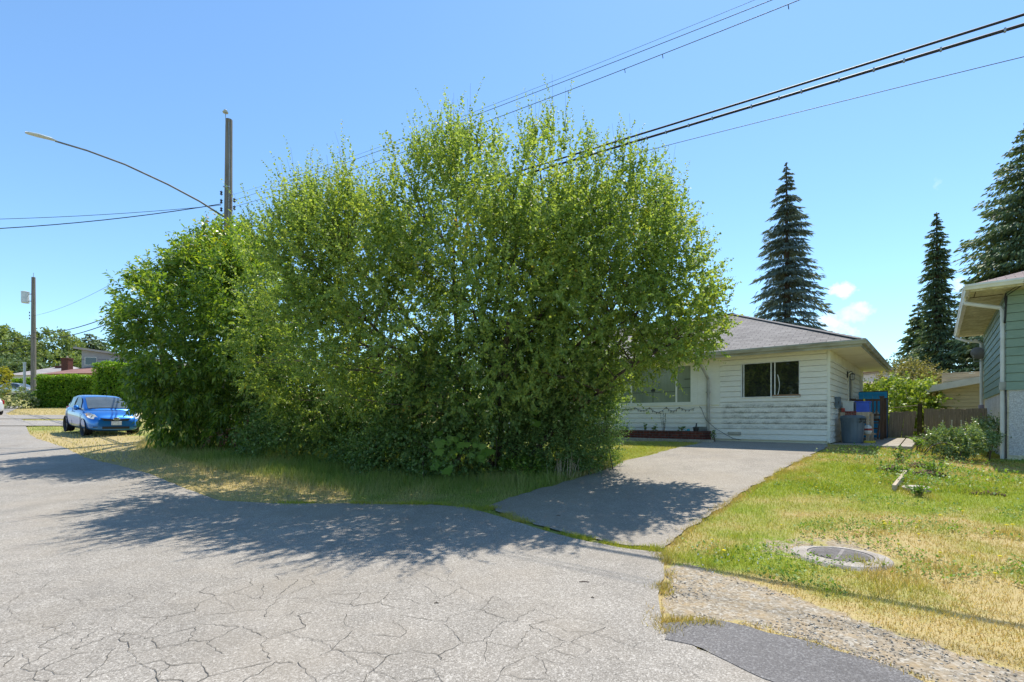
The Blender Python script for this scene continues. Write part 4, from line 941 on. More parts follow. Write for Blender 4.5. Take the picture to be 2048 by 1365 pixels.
# ---------------- green house on the right
GZ0 = .50
gh = thing('green_house', 'sage green clapboard house with stucco base and white gutters at the right edge', 'house', (GC[0], GC[1], GZ0), ANG)
gl = lambda a, n, z: (-n, a, z); gf = lambda a, n, z: (a, -n, z)
S0, S1 = 1.69, 4.06; GD = 7.8
mb = MB(); mb.box(.06, 9, .06, GD - .06, -.5, S1); mb.build('wall_core', M['greenpaint'], gh)
mb = MB(); siding(mb, gf, -.01, 9, S0, S1, .205, proud=.022); mb.build('wall', M['greenpaint'], gh)
mb = MB(); siding(mb, gl, .0, GD, S0, S1, .205, proud=.022); mb.build('side_wall', M['greenpaint'], gh)
mb = MB(); mb.box(.03, 9, .012, .059, .13, S0 - .002); mb.build('stucco_base', M['stucco'], gh)
mb = MB(); mb.box(.015, .059, .06, GD, -.4, S0 - .002); mb.build('foundation', M['parge'], gh)
mb = MB(); mb.box(.0, 9, -.01, .058, -.2, .13); mb.build('footing', M['soffit2'], gh)
mb = MB(); mb.box(.005, .03, .004, .05, .0, S0 - .004); mb.build('corner_bead', M['soffit2'], gh)
gex, gey = -.68, -.62; GE = S1 + .0
s = MB(); s.box(gex + .03, 0, gey + .03, GD + .55, GE, GE + .02); s.box(0, 9, gey + .03, 0, GE + .0005, GE + .0205); s.build('soffit', M['soffit2'], gh)
s = MB(); s.box(gex + .02, -.05, .30, .325, GE - .012, GE - .001); s.box(gex + .10, gex + .115, gey + .2, .28, GE - .012, GE - .001); s.build('soffit_batten', M['woodbrown'], gh)
s = MB(); s.box(gex, 9, gey, gey + .028, GE - .02, GE + .14); s.box(gex, gex + .028, gey + .029, GD + .6, GE - .021, GE + .139); s.build('fascia', M['soffit2'], gh)
P1 = (gex, gey, GE + .15); P2 = (9, gey, GE + .15); P3 = (gex, GD + .6, GE + .15); gh2 = (GD + .6 - gey) / 2; Q1 = (gex + gh2, gey + gh2, GE + .15 + .36 * gh2); Q2 = (9, gey + gh2, GE + .15 + .36 * gh2)
groof = uvface([[P1, P2, Q2, Q1], [P3, P1, Q1], [(9, GD + .6, GE + .15), P3, Q1, Q2]], 'roof', M['shingle2'], gh)
g = MB(); gutter(g, (gex - .1, gey, GE + .15), (9, gey, GE + .15), (0, -1), .12, .13); g.build('gutter', M['gutterwhite'], gh)
g = MB(); gutter(g, (gex, gey + .002, GE + .148), (gex, GD + .6, GE + .148), (-1, 0), .12, .13); g.build('gutter', M['gutterwhite'], gh)
d = MB(); d.tube([(gex - .06, .35, GE + .03), (gex - .06, .35, GE - .12), (-.10, .14, GE - .36), (-.065, .12, GE - .45), (-.065, .12, .02)], .05, 8); dn = d.build('downspout', M['gutterwhite'], gh)
d = MB(); d.box(-.13, -.005, .05, .19, S0 - .0, S0 + .2); d.build('cable_box', M['spout'], gh)
d = MB(); d.tube([(-.02, .02, S0), (-.015, .0, 1.2), (-.02, .0, .4), (-.015, .01, .05)], .012, 5); d.build('conduit', M['cable'], gh)
d = MB(); d.tube([(gex - .06, GD + .3, GE + .03), (gex - .06, GD + .3, GE - .05), (-.45, GD + .1, GE - .22), (-.11, GD - .02, GE - .30)], .045, 8); d.tube([(-.25, GD - .0, GE - .2), (-.07, GD - .06, GE - .36), (-.07, GD - .06, .9)], .05, 8); d.build('downspout', M['gutterwhite'], gh)
d = MB(); d.tube([(-.075, GD - .05, 0), (-.075, GD - .05, 1.5)], .085, 8); d.build('drain_sleeve', pm('mauve_pipe', (.30, .27, .33), (.22, .20, .25), 4, .7, .2), gh)
d = MB(); d.lathe([(.01, .0), (.12, .015), (.24, .05), (.31, .09), (.315, .09), (.24, .06), (.01, .01)], 20, (0, 0, 0), 'y', cap=False); do = d.build('satellite_dish', pm('dark_grey_dish', (.16, .165, .17), (.11, .11, .115), 4, .5, .3), gh); do.scale = (.72,) * 3; do.location = (-.20, GD - .4, GE - .75); do.rotation_euler = (.35, 0, -.5)
d = MB(); d.tube([(-.0, GD - .3, GE - 1.0), (-.28, GD - .35, GE - 1.02), (-.30, GD - .4, GE - .8)], .018, 6); d.build('dish_arm', M['steel'], gh)
d = MB(); d.tube([(.0, .02, S1 - .02), (-.02, -.04, S1 - .28), (-.03, -.02, S1 - .6), (-.04, .04, S1 - .75)], .02, 6); d.tube([(-.02, -.05, S1 - .05), (-.05, -.10, S1 - .18), (-.02, -.05, S1 - .35)], .016, 6); d.build('service_head', M['cable'], gh)
d = MB(); d.tube([(-.005, .5, 1.15), (-.01, .62, .95), (-.005, .66, .72), (-.005, .5, .60)], .008, 5); d.build('dangling_wire', M['steel'], gh)
hp = gw(.5, -.35)
mb = MB(); mb.box(0, 2.6, -.55, -.02, -.16, .05); gp_ = mb.build('path', M['stonegrey'], None); gp_.location = (GC[0] + .5 * CA, GC[1] + .5 * SA, GZ0); gp_.rotation_euler = (0, 0, ANG); tag(gp_, 'grey paving strip at the foot of the green house', 'path', kind='structure')

# ================================================================== VEGETATION
def near(ls, k):
    return [((c - np.array([0, 0, EYE])) * k + np.array([0, 0, EYE]), r * k) for c, r in ls]
def lobe(px, py, rx, ry, D, rd=None):
    """ellipsoid clump: centre seen at (px,py) at depth D, picture radii rx, ry, depth radius rd (metres)"""
    c = W(px, py, D); return (c, np.array([rx * D / F, rd or (rx + ry) / 2 * D / F, ry * D / F]))
def lobe_pts(lobes, n, shell=3.0, inner=.7):
    wts = np.array([np.prod(r) ** (2 / 3) for _, r in lobes]); wts /= wts.sum(); P, O = [], []
    for (c, r), w in zip(lobes, wts):
        k = int(n * w) + 1; d = nrm(rng.normal(0, 1, (k, 3))); u = rng.random(k) ** (1 / shell)
        u = u * (1 + .16 * (vnoise3(d * 2 + c, 1.7, 5) - .5) * 2); P.append(c + d * r * u[:, None]); O.append(nrm(d / r))
    P, O = np.concatenate(P), np.concatenate(O); deep = np.zeros(len(P), bool)
    for c, r in lobes: deep |= (((P - c) / r) ** 2).sum(1) < inner ** 2
    keep = ~deep | (rng.random(len(P)) < .30); return P[keep], O[keep]
def shoots(P, dirs, length, per, leafL, leafW, ang=.95, curve=.15):
    """leaves set alternately along a short curved shoot from each point"""
    n = len(P); length = np.broadcast_to(length, n); t = (np.arange(per)[None, :] + rng.random((n, per))) / per
    side = nrm(np.cross(dirs, rng.normal(0, 1, (n, 3)))); oth = np.cross(dirs, side)
    q = P[:, None, :] + dirs[:, None, :] * (t * length[:, None])[:, :, None] + side[:, None, :] * (curve * t ** 2 * length[:, None])[:, :, None]
    a = rng.random((n, per)) * 6.283; rad = side[:, None, :] * np.cos(a)[:, :, None] + oth[:, None, :] * np.sin(a)[:, :, None]
    D = nrm(dirs[:, None, :] * math.cos(ang) + rad * math.sin(ang)); s = .65 + .6 * rng.random((n, per)); s = s * (1.1 - .45 * t)
    return q.reshape(-1, 3), D.reshape(-1, 3), (leafL * s).ravel(), (leafW * s).ravel()
def stem_curve(a, b, bow, n=7):
    a, b = np.array(a, float), np.array(b, float); out = []
    off = rng.normal(0, 1, 3) * np.linalg.norm(b - a) * .045
    for i in range(n + 1):
        t = i / n; p = a + (b - a) * t; p = p + np.array([0, 0, bow]) * 4 * t * (1 - t) * .5 + off * math.sin(t * math.pi) + rng.normal(0, .02, 3); out.append(p)
    return out
def hlocal(P): 
    x, y = P[:, 0] - HC[0], P[:, 1] - HC[1]; return x * CA + y * SA, -x * SA + y * CA
TREE_TOP = [(440, 440), (480, 405), (520, 385), (600, 340), (680, 318), (740, 290), (790, 248), (870, 236), (960, 218), (1040, 222), (1100, 206), (1150, 226), (1250, 250), (1300, 292), (1340, 335), (1380, 380), (1420, 440), (1450, 510), (1466, 580)]
LAUREL_TOP = [(190, 640), (205, 600), (232, 548), (262, 516), (300, 520), (335, 492), (375, 468), (405, 452), (440, 428), (480, 415), (560, 430)]
def crown_limit(P, dirs, length, top, slack=26, left=None):
    """keeps shoots whose tips stay inside the crown's height profile"""
    T = P + dirs * np.asarray(length)[:, None] * .85; px = CX + T[:, 0] / T[:, 1] * F; py = HZ - (T[:, 2] - EYE) / T[:, 1] * F
    ok = py > np.interp(px, [t[0] for t in top], [t[1] for t in top]) + slack * (1 - 2.6 * rng.random(len(P)) ** 2.0)
    if left is not None: ok &= px > np.interp(py, [t[0] for t in left], [t[1] for t in left]) + rng.normal(0, 6, len(P))
    return ok
# -------- big multi-stemmed deciduous tree
big_lobes = [lobe(1055, 450, 165, 165, 11.2), lobe(1225, 490, 150, 165, 11.4), lobe(880, 460, 145, 150, 10.8), lobe(700, 525, 145, 130, 11.2), lobe(1310, 600, 120, 120, 11.2, 1.6),
             lobe(960, 620, 270, 190, 11.2, 2.6), lobe(590, 540, 105, 125, 12.2), lobe(1320, 480, 80, 110, 11.2), lobe(1180, 660, 190, 130, 10.8, 1.9), lobe(760, 680, 170, 150, 11.6, 2.2), lobe(1130, 800, 115, 120, 11.6, 1.3),
             lobe(930, 375, 130, 85, 11.0), lobe(1110, 345, 120, 85, 11.4), lobe(1340, 690, 75, 45, 10.6, .8), lobe(830, 800, 170, 95, 12.4, 1.3), lobe(600, 700, 120, 130, 13.0, 1.5), lobe(680, 800, 140, 80, 13.2, 1.2), lobe(1000, 480, 240, 200, 11.4, 2.0), lobe(1150, 560, 170, 150, 11.2, 1.6)]
big_lobes = near(big_lobes[:8] + big_lobes[11:14] + big_lobes[17:], .86) + near(big_lobes[8:10], .93) + [lobe(1130, 790, 105, 110, 12.6, 1.3), lobe(830, 800, 170, 95, 13.2, 1.3), lobe(1255, 385, 85, 85, 9.8, 1.0), lobe(1370, 540, 75, 110, 9.9, 1.2), lobe(1385, 640, 55, 70, 9.9, .9), lobe(790, 400, 100, 85, 9.6, 1.2), lobe(1030, 420, 170, 120, 9.4, 1.6), lobe(620, 470, 75, 75, 10.4, 1.1)] + big_lobes[15:17]
base = np.array([-.2, 12.3]); bz = gz(*base)
tree = thing('deciduous_tree', 'huge multi-stemmed leafy tree with small sunlit leaves overhanging the street and driveway', 'tree', (base[0], base[1], bz))
P, O = lobe_pts(big_lobes, 26500, 2.4, .68)
lx, ly = hlocal(P); ok = (P[:, 2] > ground(P[:, 0], P[:, 1]) + .3) & ~((ly > -.75) & (P[:, 2] < 5)); 
nz = .6 * vnoise3(P, .8, 3) + .4 * vnoise3(P, 2.2, 4); ok &= rng.random(len(P)) < sstep(.29, .52, nz) * .96 + .04
ok &= (P[:, 1] > 9.4) | (P[:, 2] < 2.2) | (rng.random(len(P)) < .72)
P, O = P[ok], O[ok]
zr = (P[:, 2] - 3) / 5
dirs = nrm(O * .55 + np.array([0, 0, 1.0]) * np.clip(.25 + zr, .1, 1.1)[:, None] + rng.normal(0, 1, P.shape) * np.where(P[:, 2:3] < 4, .75, .35))
ls = (.35 + .65 * rng.random(len(P))) * np.where(P[:, 2] < 4, .6, 1); ok = crown_limit(P, dirs, ls, TREE_TOP); P, O, dirs, ls = P[ok], O[ok], dirs[ok], ls[ok]
q, D, L_, W_ = shoots(P, dirs, ls, 29, .072, .050, .85)
# long whips rising out of the top
top = (O[:, 2] > .25) & (P[:, 2] > 4.8); it = np.where(top)[0]; it = rng.choice(it, min(520, len(it)), replace=False)
dw = nrm(O[it] * .45 + np.array([0, 0, 1.25]) + rng.normal(0, .16, (len(it), 3))); lw = .45 + .8 * rng.random(len(it))
ok = crown_limit(P[it], dw, lw, TREE_TOP, 0); ok |= (rng.random(len(it)) < .55) & crown_limit(P[it], dw, lw * .5, TREE_TOP, 0); it, dw, lw = it[ok], dw[ok], lw[ok]
q2, D2, L2, W2 = shoots(P[it], dw, lw, 54, .058, .042, .9, .22)
# sprays reaching out sideways to the right over the house front
sp = np.array([W(1300, 705, 9.6), W(1255, 770, 10.0), W(1330, 660, 9.6), W(1370, 690, 9.8), W(1235, 720, 9.8)]); sp = sp[rng.integers(0, 5, 60)] + rng.normal(0, .12, (60, 3))
q3, D3, L3, W3 = shoots(sp, nrm(np.array([1, -.1, .15]) + rng.normal(0, .35, (60, 3))), .5 + .5 * rng.random(60), 22, .06, .045, 1.0, .25)
q, D, L_, W_ = np.concatenate([q, q2, q3]), np.concatenate([D, D2, D3]), np.concatenate([L_, L2, L3]), np.concatenate([W_, W2, W3])
D[:, 2] -= np.where(q[:, 2] < 4, .05, .2)
rn = rng.random(len(q))
leaves('crown', q, D, L_, W_, M['tree_leaf'], tree, rn, .15, .15)
mb = MB(); stems = []
for k in range(19):
    l = big_lobes[k % len(big_lobes)]; b = np.array([base[0] + rng.normal(0, .75), base[1] + rng.normal(0, .35), 0]); b[2] = gz(b[0], b[1]) - .1
    e = l[0] + rng.normal(0, .22, 3) * l[1] + np.array([0, 0, l[1][2] * .15]); c = stem_curve(b, e, .6, 9); stems += [(c, .075 - .0022 * k)]
    mb.tube(c, np.linspace(.07, .014, 10), 6)
tw = rng.choice(len(P), 520, replace=False); SP = np.array([p for c, _ in stems for p in c[3:]])
for i in tw:
    d_ = np.linalg.norm(SP - P[i], axis=1) + np.clip(SP[:, 2] - P[i][2] + .3, 0, 9) * 2; j = np.argmin(d_); mb.tube(stem_curve(SP[j], P[i], .12, 4), np.linspace(.014, .004, 5), 4, False)
for i in it: mb.tube([P[i], P[i] + dw[list(it).index(i)] * lw[list(it).index(i)] * .9], [.003, .0015], 3, False)
mb.build('trunk', M['bark'], tree, smooth=True)
# -------- tall laurel at the left
lau = [lobe(410, 660, 130, 150, 15.2, 2.2), lobe(335, 700, 80, 110, 14.8, 1.6), lobe(440, 560, 75, 80, 15.4, 1.4), lobe(300, 615, 55, 62, 15.0, 1.0), lobe(450, 505, 44, 55, 15.6, .9), lobe(490, 560, 60, 80, 15.6, 1.2), lobe(380, 780, 105, 65, 14.9, 1.5), lobe(500, 640, 90, 150, 14.6, 1.6), lobe(250, 640, 26, 26, 15.0, .5), lobe(290, 555, 24, 30, 15.1, .5), lobe(385, 505, 24, 32, 15.3, .5), lobe(268, 585, 46, 50, 15.0, .8), lobe(335, 550, 55, 50, 15.1, .9), lobe(405, 495, 45, 50, 15.3, .8), lobe(275, 700, 34, 26, 14.7, .5), lobe(290, 790, 26, 30, 14.6, .5), lobe(360, 850, 75, 28, 15.2, .7), lobe(470, 780, 110, 100, 15.4, 1.4), lobe(430, 600, 130, 130, 15.6, 1.6), lobe(500, 840, 80, 40, 15, .9)]
lb = gp(430, 868); lz = gz(*lb)
laurel = thing('laurel_tree', 'broad dark green laurel with long glossy leaves beside the blue car', 'tree', (lb[0], lb[1], lz))
P, O = lobe_pts(lau, 12500, 2.6, .70); ok = P[:, 2] > ground(P[:, 0], P[:, 1]) + .15; ok &= rng.random(len(P)) < sstep(.24, .46, vnoise3(P, 1.25, 13)) * .9 + .10; P, O = P[ok], O[ok]
dirs = nrm(O * .9 + np.array([0, 0, .55]) * np.clip((P[:, 2:3] - 2) / 3, -.9, 1.2) + rng.normal(0, .3, P.shape))
ls = .28 + .35 * rng.random(len(P)); ok = crown_limit(P, dirs, ls, LAUREL_TOP, 22, [(560, 215), (600, 195), (640, 200), (690, 226), (740, 240), (800, 248), (850, 276), (890, 292)]); P, O, dirs, ls = P[ok], O[ok], dirs[ok], ls[ok]
q, D, L_, W_ = shoots(P, dirs, ls, 12, .195, .064, .85)
D[:, 2] -= np.clip((5 - q[:, 2]) * .12, 0, .6)
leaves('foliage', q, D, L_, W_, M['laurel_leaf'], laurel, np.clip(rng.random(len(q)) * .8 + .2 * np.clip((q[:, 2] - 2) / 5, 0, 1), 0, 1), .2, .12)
mb = MB()
for k in range(14):
    l = lau[k % len(lau)]; b = np.array([lb[0] + rng.normal(0, .7), lb[1] + rng.normal(0, .3), 0]); b[2] = gz(b[0], b[1]) - .1; mb.tube(stem_curve(b, l[0] + rng.normal(0, .3, 3) * l[1], .5, 8), np.linspace(.085, .02, 9), 6)
mb.build('trunk', M['bark'], laurel, smooth=True)
# -------- brambles, vines and undergrowth in front
def thicket(name, label, lobes, n, per, LL, LW, mat, cat='bush', canes=10, up=.3, ang=.95, length=.4, droop=.15, dens=.2):
    c = np.mean([l[0] for l in lobes], 0); z = gz(c[0], c[1]); o = thing(name, label, cat, (c[0], c[1], z))
    P, O = lobe_pts(lobes, n, 3.0, .68); ok = P[:, 2] > ground(P[:, 0], P[:, 1]) + .03; ok &= rng.random(len(P)) < sstep(.22, .48, vnoise3(P, 1.6, 17)) * (1 - dens) + dens; P, O = P[ok], O[ok]
    dirs = nrm(O * .8 + np.array([0, 0, up]) + rng.normal(0, .4, P.shape)); q, D, L_, W_ = shoots(P, dirs, length * (.6 + .8 * rng.random(len(P))), per, LL, LW, ang)
    ok = q[:, 2] > ground(q[:, 0], q[:, 1]); q, D, L_, W_ = q[ok], D[ok], L_[ok], W_[ok]
    leaves('foliage', q, D, L_, W_, mat, o, None, droop, .12); mb = MB()
    for k in range(canes):
        i = rng.integers(len(P)); b = np.array([P[i][0] + rng.normal(0, .3), P[i][1] + .5 + rng.normal(0, .3), 0]); b[2] = gz(b[0], b[1]) - .05; mb.tube(stem_curve(b, P[i], .6, 6), np.linspace(.014, .005, 7), 5)
    if canes: mb.build('stems', M['bark'], o, smooth=True)
    return o
thicket('bramble', 'dark green bramble mound at the foot of the trees beside the laurel', [lobe(600, 855, 85, 42, 13.6, .8), lobe(520, 880, 35, 20, 13.6, .5), lobe(700, 880, 60, 35, 13.0, .7)], 1800, 12, .085, .06, M['bramble_leaf'])
thicket('bramble', 'shaded bramble thicket with broad leaves low in the middle of the trees', [lobe(960, 760, 150, 110, 10.9, 1.1), lobe(1110, 740, 120, 105, 10.9, 1.0), lobe(850, 830, 95, 75, 11.6, .9)], 4200, 13, .095, .075, M['bramble_leaf'], canes=14)
thicket('bramble', 'trailing bramble skirt sweeping down to the verge grass', [lobe(800, 900, 90, 35, 11.9, .6), lobe(930, 905, 120, 48, 11.3, .7), lobe(730, 905, 45, 25, 12.4, .5)], 2400, 12, .075, .055, M['bramble_leaf'])
thicket('shrub', 'upright small-leaved dark shrub at the driveway end of the thicket', [lobe(1170, 840, 62, 105, 11.3, .7), lobe(1120, 890, 80, 60, 11.1, .6), lobe(1190, 910, 35, 40, 11.4, .5)], 4200, 14, .05, .035, M['bramble_leaf'], up=.6, canes=12)
thicket('ivy_skirt', 'low green ivy and nettles along the driveway foot of the thicket', [lobe(1150, 945, 70, 18, 11.2, .4), lobe(1050, 940, 60, 22, 11.0, .45), lobe(1210, 925, 22, 20, 11.4, .3)], 900, 10, .065, .05, M['weed_leaf'], cat='undergrowth', canes=4, length=.2)
thicket('understory_shrub', 'dense dark understory behind the brambles between laurel and driveway', [lobe(620, 800, 130, 85, 14.8, 1.0), lobe(800, 810, 140, 90, 14.0, 1.0), lobe(980, 800, 150, 100, 13.4, 1.0), lobe(540, 760, 80, 100, 15.5, .9)], 3800, 12, .10, .075, M['bramble_leaf'], canes=12)
# lobed maple-like sapling leaves
ms = thing('maple_sapling', 'light green lobed maple leaves catching light at the thicket foot', 'sapling', W(905, 935, 10.75))
mp_, mf = [], []; mb = MB()
outl = [(0, 0), (.28, .10), (.50, .02), (.42, .28), (.62, .52), (.36, .52), (.30, .72), (.14, .66), (0, 1.0)]; outl = outl + [(-x_, y_) for x_, y_ in outl[-2:0:-1]]
ml = MB()
for (cx_, cy_, sx_, sy_, n_, D_) in ((905, 890, 40, 28, 26, 10.55), (960, 898, 22, 20, 12, 10.6), (1075, 800, 16, 55, 9, 10.5), (885, 925, 26, 12, 8, 10.5), (945, 800, 30, 30, 7, 10.4)):
    for i in range(n_):
        c = W(cx_ + rng.normal(0, sx_ * .6), cy_ + rng.normal(0, sy_ * .6), D_ + rng.normal(0, .15)); s_ = .13 + .10 * rng.random(); d_ = nrm(np.array([rng.normal(0, .5), -.35 + rng.normal(0, .25), -.75])); sd = nrm(np.cross(d_, np.array([rng.normal(0, .3), -.9, .45]))); 
        ml.quad(*[c + d_ * y_ * s_ + sd * x_ * s_ for x_, y_ in outl])
ml_o = ml.build('foliage', M['maple_leaf'], ms); at_ = ml_o.data.attributes.new('rnd', 'FLOAT', 'FACE'); at_.data.foreach_set('value', rng.random(len(ml_o.data.polygons)).astype(np.float32))
mb = MB(); b_ = np.array(ms.location)
for k in range(6): mb.tube(stem_curve(b_ + rng.normal(0, .05, 3), W(905 + 30 * (k - 2.5), 880, 10.65), .2, 5), np.linspace(.012, .004, 6), 5)
mb.build('stems', M['bark'], ms)
# dry flower heads on the bush face
df = thing('dried_blossom', 'brown dried flower heads on the shaded front of the trees', 'blossoms', W(1030, 770, 10.0)); df['kind'] = 'stuff'
cs = [(1000, 690), (1085, 745), (1110, 770), (930, 720), (1160, 790), (900, 790), (990, 735), (1060, 790), (830, 800), (1150, 740), (760, 740), (870, 700)]; q = []
for a, b in cs:
    c = W(a + rng.normal(0, 12), b + rng.normal(0, 8), 9.75 + rng.random() * .3); q.append(c + rng.normal(0, 1, (46, 3)) * np.array([.10, .06, .05]))
q = np.concatenate(q); leaves('blossom', q, rng.normal(0, 1, q.shape), np.full(len(q), .032), np.full(len(q), .02), M['seed'], df)
# dead stalks by the driveway
s0 = gp(1125, 952); ds_ = thing('dead_stalks', 'pale dead stalks standing at the thicket corner by the driveway', 'stalks', (s0[0], s0[1], gz(*s0))); mb = MB()
for k in range(24):
    b = np.array([s0[0] + rng.normal(0, .16), s0[1] - .15 + rng.normal(0, .08), 0]); b[2] = gz(b[0], b[1]) - .02; mb.tube([b, b + np.array([rng.normal(0, .10), rng.normal(0, .06), .25 + .4 * rng.random()])], [.010, .004], 4)
mb.build('stalks', pm('pale_dead_stalk', (.50, .42, .30), (.36, .28, .18), 9, .8, .1), ds_)
thicket('dead_leaves', 'reddish dead foliage hanging under the laurel', [lobe(450, 868, 22, 14, 14.4, .3), lobe(505, 862, 22, 22, 14.3, .3)], 70, 7, .09, .04, leafmat('russet_dead_leaf', [(0, (.16, .07, .045)), (1, (.30, .15, .11))], .2, .6, .2), cat='dead foliage', canes=3, up=-.5)
# -------- conifers
def conifer(name, label, px, py_top, D, R, mat, z0, prof, tiers, per, spray, Ls, Ws, droop=.35, zlow=.0, lift=.25, fill=0, blen=.85, group=None):
    c = W(px, HZ, D); H = EYE + (HZ - py_top) / F * D - z0; o = thing(name, label, 'tree', (c[0], c[1], z0), 0, group)
    mb = MB(); mb.tube([(c[0], c[1], z0 - .3), (c[0] + .05, c[1], z0 + H * .5), (c[0], c[1], z0 + H)], [H * .016, H * .010, .02], 7); mb.build('trunk', M['sprucebark'], o)
    Q, DD, LL, WW = [], [], [], []; br = MB()
    for k in range(tiers):
        f = (k + rng.random() * .6) / tiers; z = z0 + H * (zlow + (1 - zlow) * f); a0 = rng.random() * 6.28
        for j in range(per):
            a = a0 + 6.283 * (j + rng.normal(0, .16)) / per; l = R * prof(zlow + (1 - zlow) * f) * (blen + (1.15 - blen) * rng.random()); 
            l = max(l, .05)
            z = z0 + H * (zlow + (1 - zlow) * min(.995, f + rng.normal(0, .45) / tiers))
            d = np.array([math.cos(a), math.sin(a), 0]); n = max(4, int(spray * (.3 + l / R)))
            t = rng.random(n) ** .75; dz = lift * l * t - droop * l * t ** 2 * 1.6 + .18 * l * np.clip(t - .75, 0, 1)
            p = np.array([c[0], c[1], z]) + d * (l * t)[:, None]; p[:, 2] += dz; sdv = np.cross(d, [0, 0, 1.]); sg = rng.normal(0, 1, n); p = p + sdv * (sg * .16 * l * np.sin(np.clip(t, .1, 1) * 2.4))[:, None]
            if l > .5: br.tube([(c[0], c[1], z), (c[0] + d[0] * l * .5, c[1] + d[1] * l * .5, z + lift * l * .5 - droop * l * .4), (c[0] + d[0] * l * .9, c[1] + d[1] * l * .9, z + lift * l * .9 - droop * l * 1.3)], [.035, .02, .008], 4, False)
            Q.append(p); e = d * .8 + sdv * np.sign(sg)[:, None] * .55 * rng.random((n, 1)) + np.stack([np.zeros(n), np.zeros(n), -.25 - .75 * rng.random(n) * (t < .9)], 1); DD.append(e); LL.append(Ls * min(1, .3 + 2.4 * (1 - f)) * (.6 + .7 * rng.random(n))); WW.append(Ws * (.7 + .6 * rng.random(n)))
    Q, DD, LL, WW = map(np.concatenate, (Q, DD, LL, WW)); leaves('crown', Q, DD, LL, WW, mat, o, None, .12, .1); br.build('branches', M['sprucebark'], o); return o
conifer('spruce_tree', 'tall dark spruce with tiered drooping branches behind the white house roof', 1573, 325, 31, 2.95, M['spruce_leaf'], .9, lambda f: (1 - f) ** .80 * 1.15, 31, 9, 140, .33, .065, .36, .16, .30, blen=.5)
conifer('narrow_conifer', 'slim dark conifer spire standing left of the tall evergreens', 1873, 425, 30, 2.15, M['fir_leaf'], .9, lambda f: .80 - .25 * f if f < .32 else (.72 - .34 * (f - .32) / .16 if f < .48 else (.38 - .14 * (f - .48) / .38 if f < .86 else .24 * (1 - f) / .14 + .02)), 60, 9, 60, .27, .07, .30, .04, .2, blen=.5)
conifer('tall_conifer', 'tallest dense evergreen rising behind the green house at the right edge', 2075, 215, 27, 4.5, M['fir_leaf'], .9, lambda f: min(1.0, (1 - f) ** .75 * 1.28), 46, 10, 150, .28, .09, .2, .04, .28, blen=.5)
conifer('tall_conifer', 'dense evergreen between the slim spire and the green house roof', 1990, 470, 29, 2.7, M['fir_leaf'], .9, lambda f: min(1, (1 - f) ** .6 * 1.15), 30, 9, 80, .28, .09, .22, .03, .28, blen=.6)
conifer('young_conifer', 'short evergreen low at the left of the slim conifer spire', 1836, 605, 33, 1.4, M['fir_leaf'], .9, lambda f: min(1, (1 - f) ** .6 * 1.1), 26, 9, 26, .38, .13, .25, .03, .12)
# -------- growth behind the fence and garden plants
def bush(name, label, lobes, n, per, LL, LW, mat, cat='bush', **k): return thicket(name, label, lobes, n, per, LL, LW, mat, cat, **k)
bush('vine_mound', 'sunlit yellow-green vine mound behind the plank gate', [lobe(1795, 850, 75, 34, 21.5, 1.2), lobe(1850, 845, 50, 30, 21.8, 1.0), lobe(1800, 808, 60, 42, 21.5, 1.4), lobe(1845, 805, 34, 36, 22, 1.2), lobe(1765, 810, 40, 32, 22, 1.0), lobe(1740, 800, 22, 22, 22.5, .8)], 2000, 10, .17, .13, M['vine_leaf'], up=.5, canes=6)
bush('olive_bush', 'olive brown bush above the vine mound under the conifers', [lobe(1815, 758, 42, 28, 24, 1.2), lobe(1850, 770, 22, 25, 23.5, 1.0), lobe(1815, 785, 50, 25, 24, 1.0)], 700, 10, .14, .08, leafmat('olive_leaf', [(0, (.13, .12, .04)), (1, (.32, .29, .12))], .3, .5, .2), up=.6, canes=6)
bush('climbing_bush', 'small leafy bush peeping over the blue screen', [lobe(1733, 785, 16, 10, 20.5, .5)], 90, 9, .12, .09, M['vine_leaf'], canes=2)
bush('thin_sapling', 'thin dark sapling against the sky above the distant chimney', [lobe(1803, 722, 14, 14, 26, .5)], 42, 6, .22, .10, M['fir_leaf'], cat='sapling', canes=4, dens=.6)
bush('rounded_shrub', 'rounded glossy grey-green shrub beside the green house wall', [lobe(1898, 882, 26, 22, 11.6, .4), lobe(1938, 886, 26, 20, 11.5, .4), lobe(1965, 878, 16, 14, 11.6, .3), lobe(1886, 870, 14, 8, 11.7, .25), lobe(1915, 900, 24, 12, 11.5, .3)], 800, 12, .075, .034, M['shrub_leaf'], up=.35, canes=9, length=.17, ang=.75)
bush('leaning_shrub', 'loose shrub sprig leaning on the green house corner behind the rounded shrub', [lobe(1975, 868, 24, 20, 12.6, .35)], 330, 10, .075, .035, M['shrub_leaf'], canes=4, length=.25)
fb = gp(1842, 893); fern = thing('fern', 'bright green fern clump at the slab corner', 'fern', (fb[0], fb[1], gz(*fb))); Q, DD, LL = [], [], []
for k in range(16):
    a = rng.random() * 6.28; l = .38 + .22 * rng.random()
    for t in np.linspace(.1, 1, 16):
        p = np.array([fb[0] + math.cos(a) * l * t * .8, fb[1] + math.sin(a) * l * t * .8, gz(*fb) + l * (1.25 * t - .75 * t * t)])
        for s_ in (-1, 1): Q.append(p); DD.append([-math.sin(a) * s_ + .4 * math.cos(a), math.cos(a) * s_ + .4 * math.sin(a), -.1]); LL.append(.13 * (1.1 - t))
leaves('fronds', np.array(Q), np.array(DD), np.array(LL), np.array(LL) * .3, M['fern_leaf'], fern)
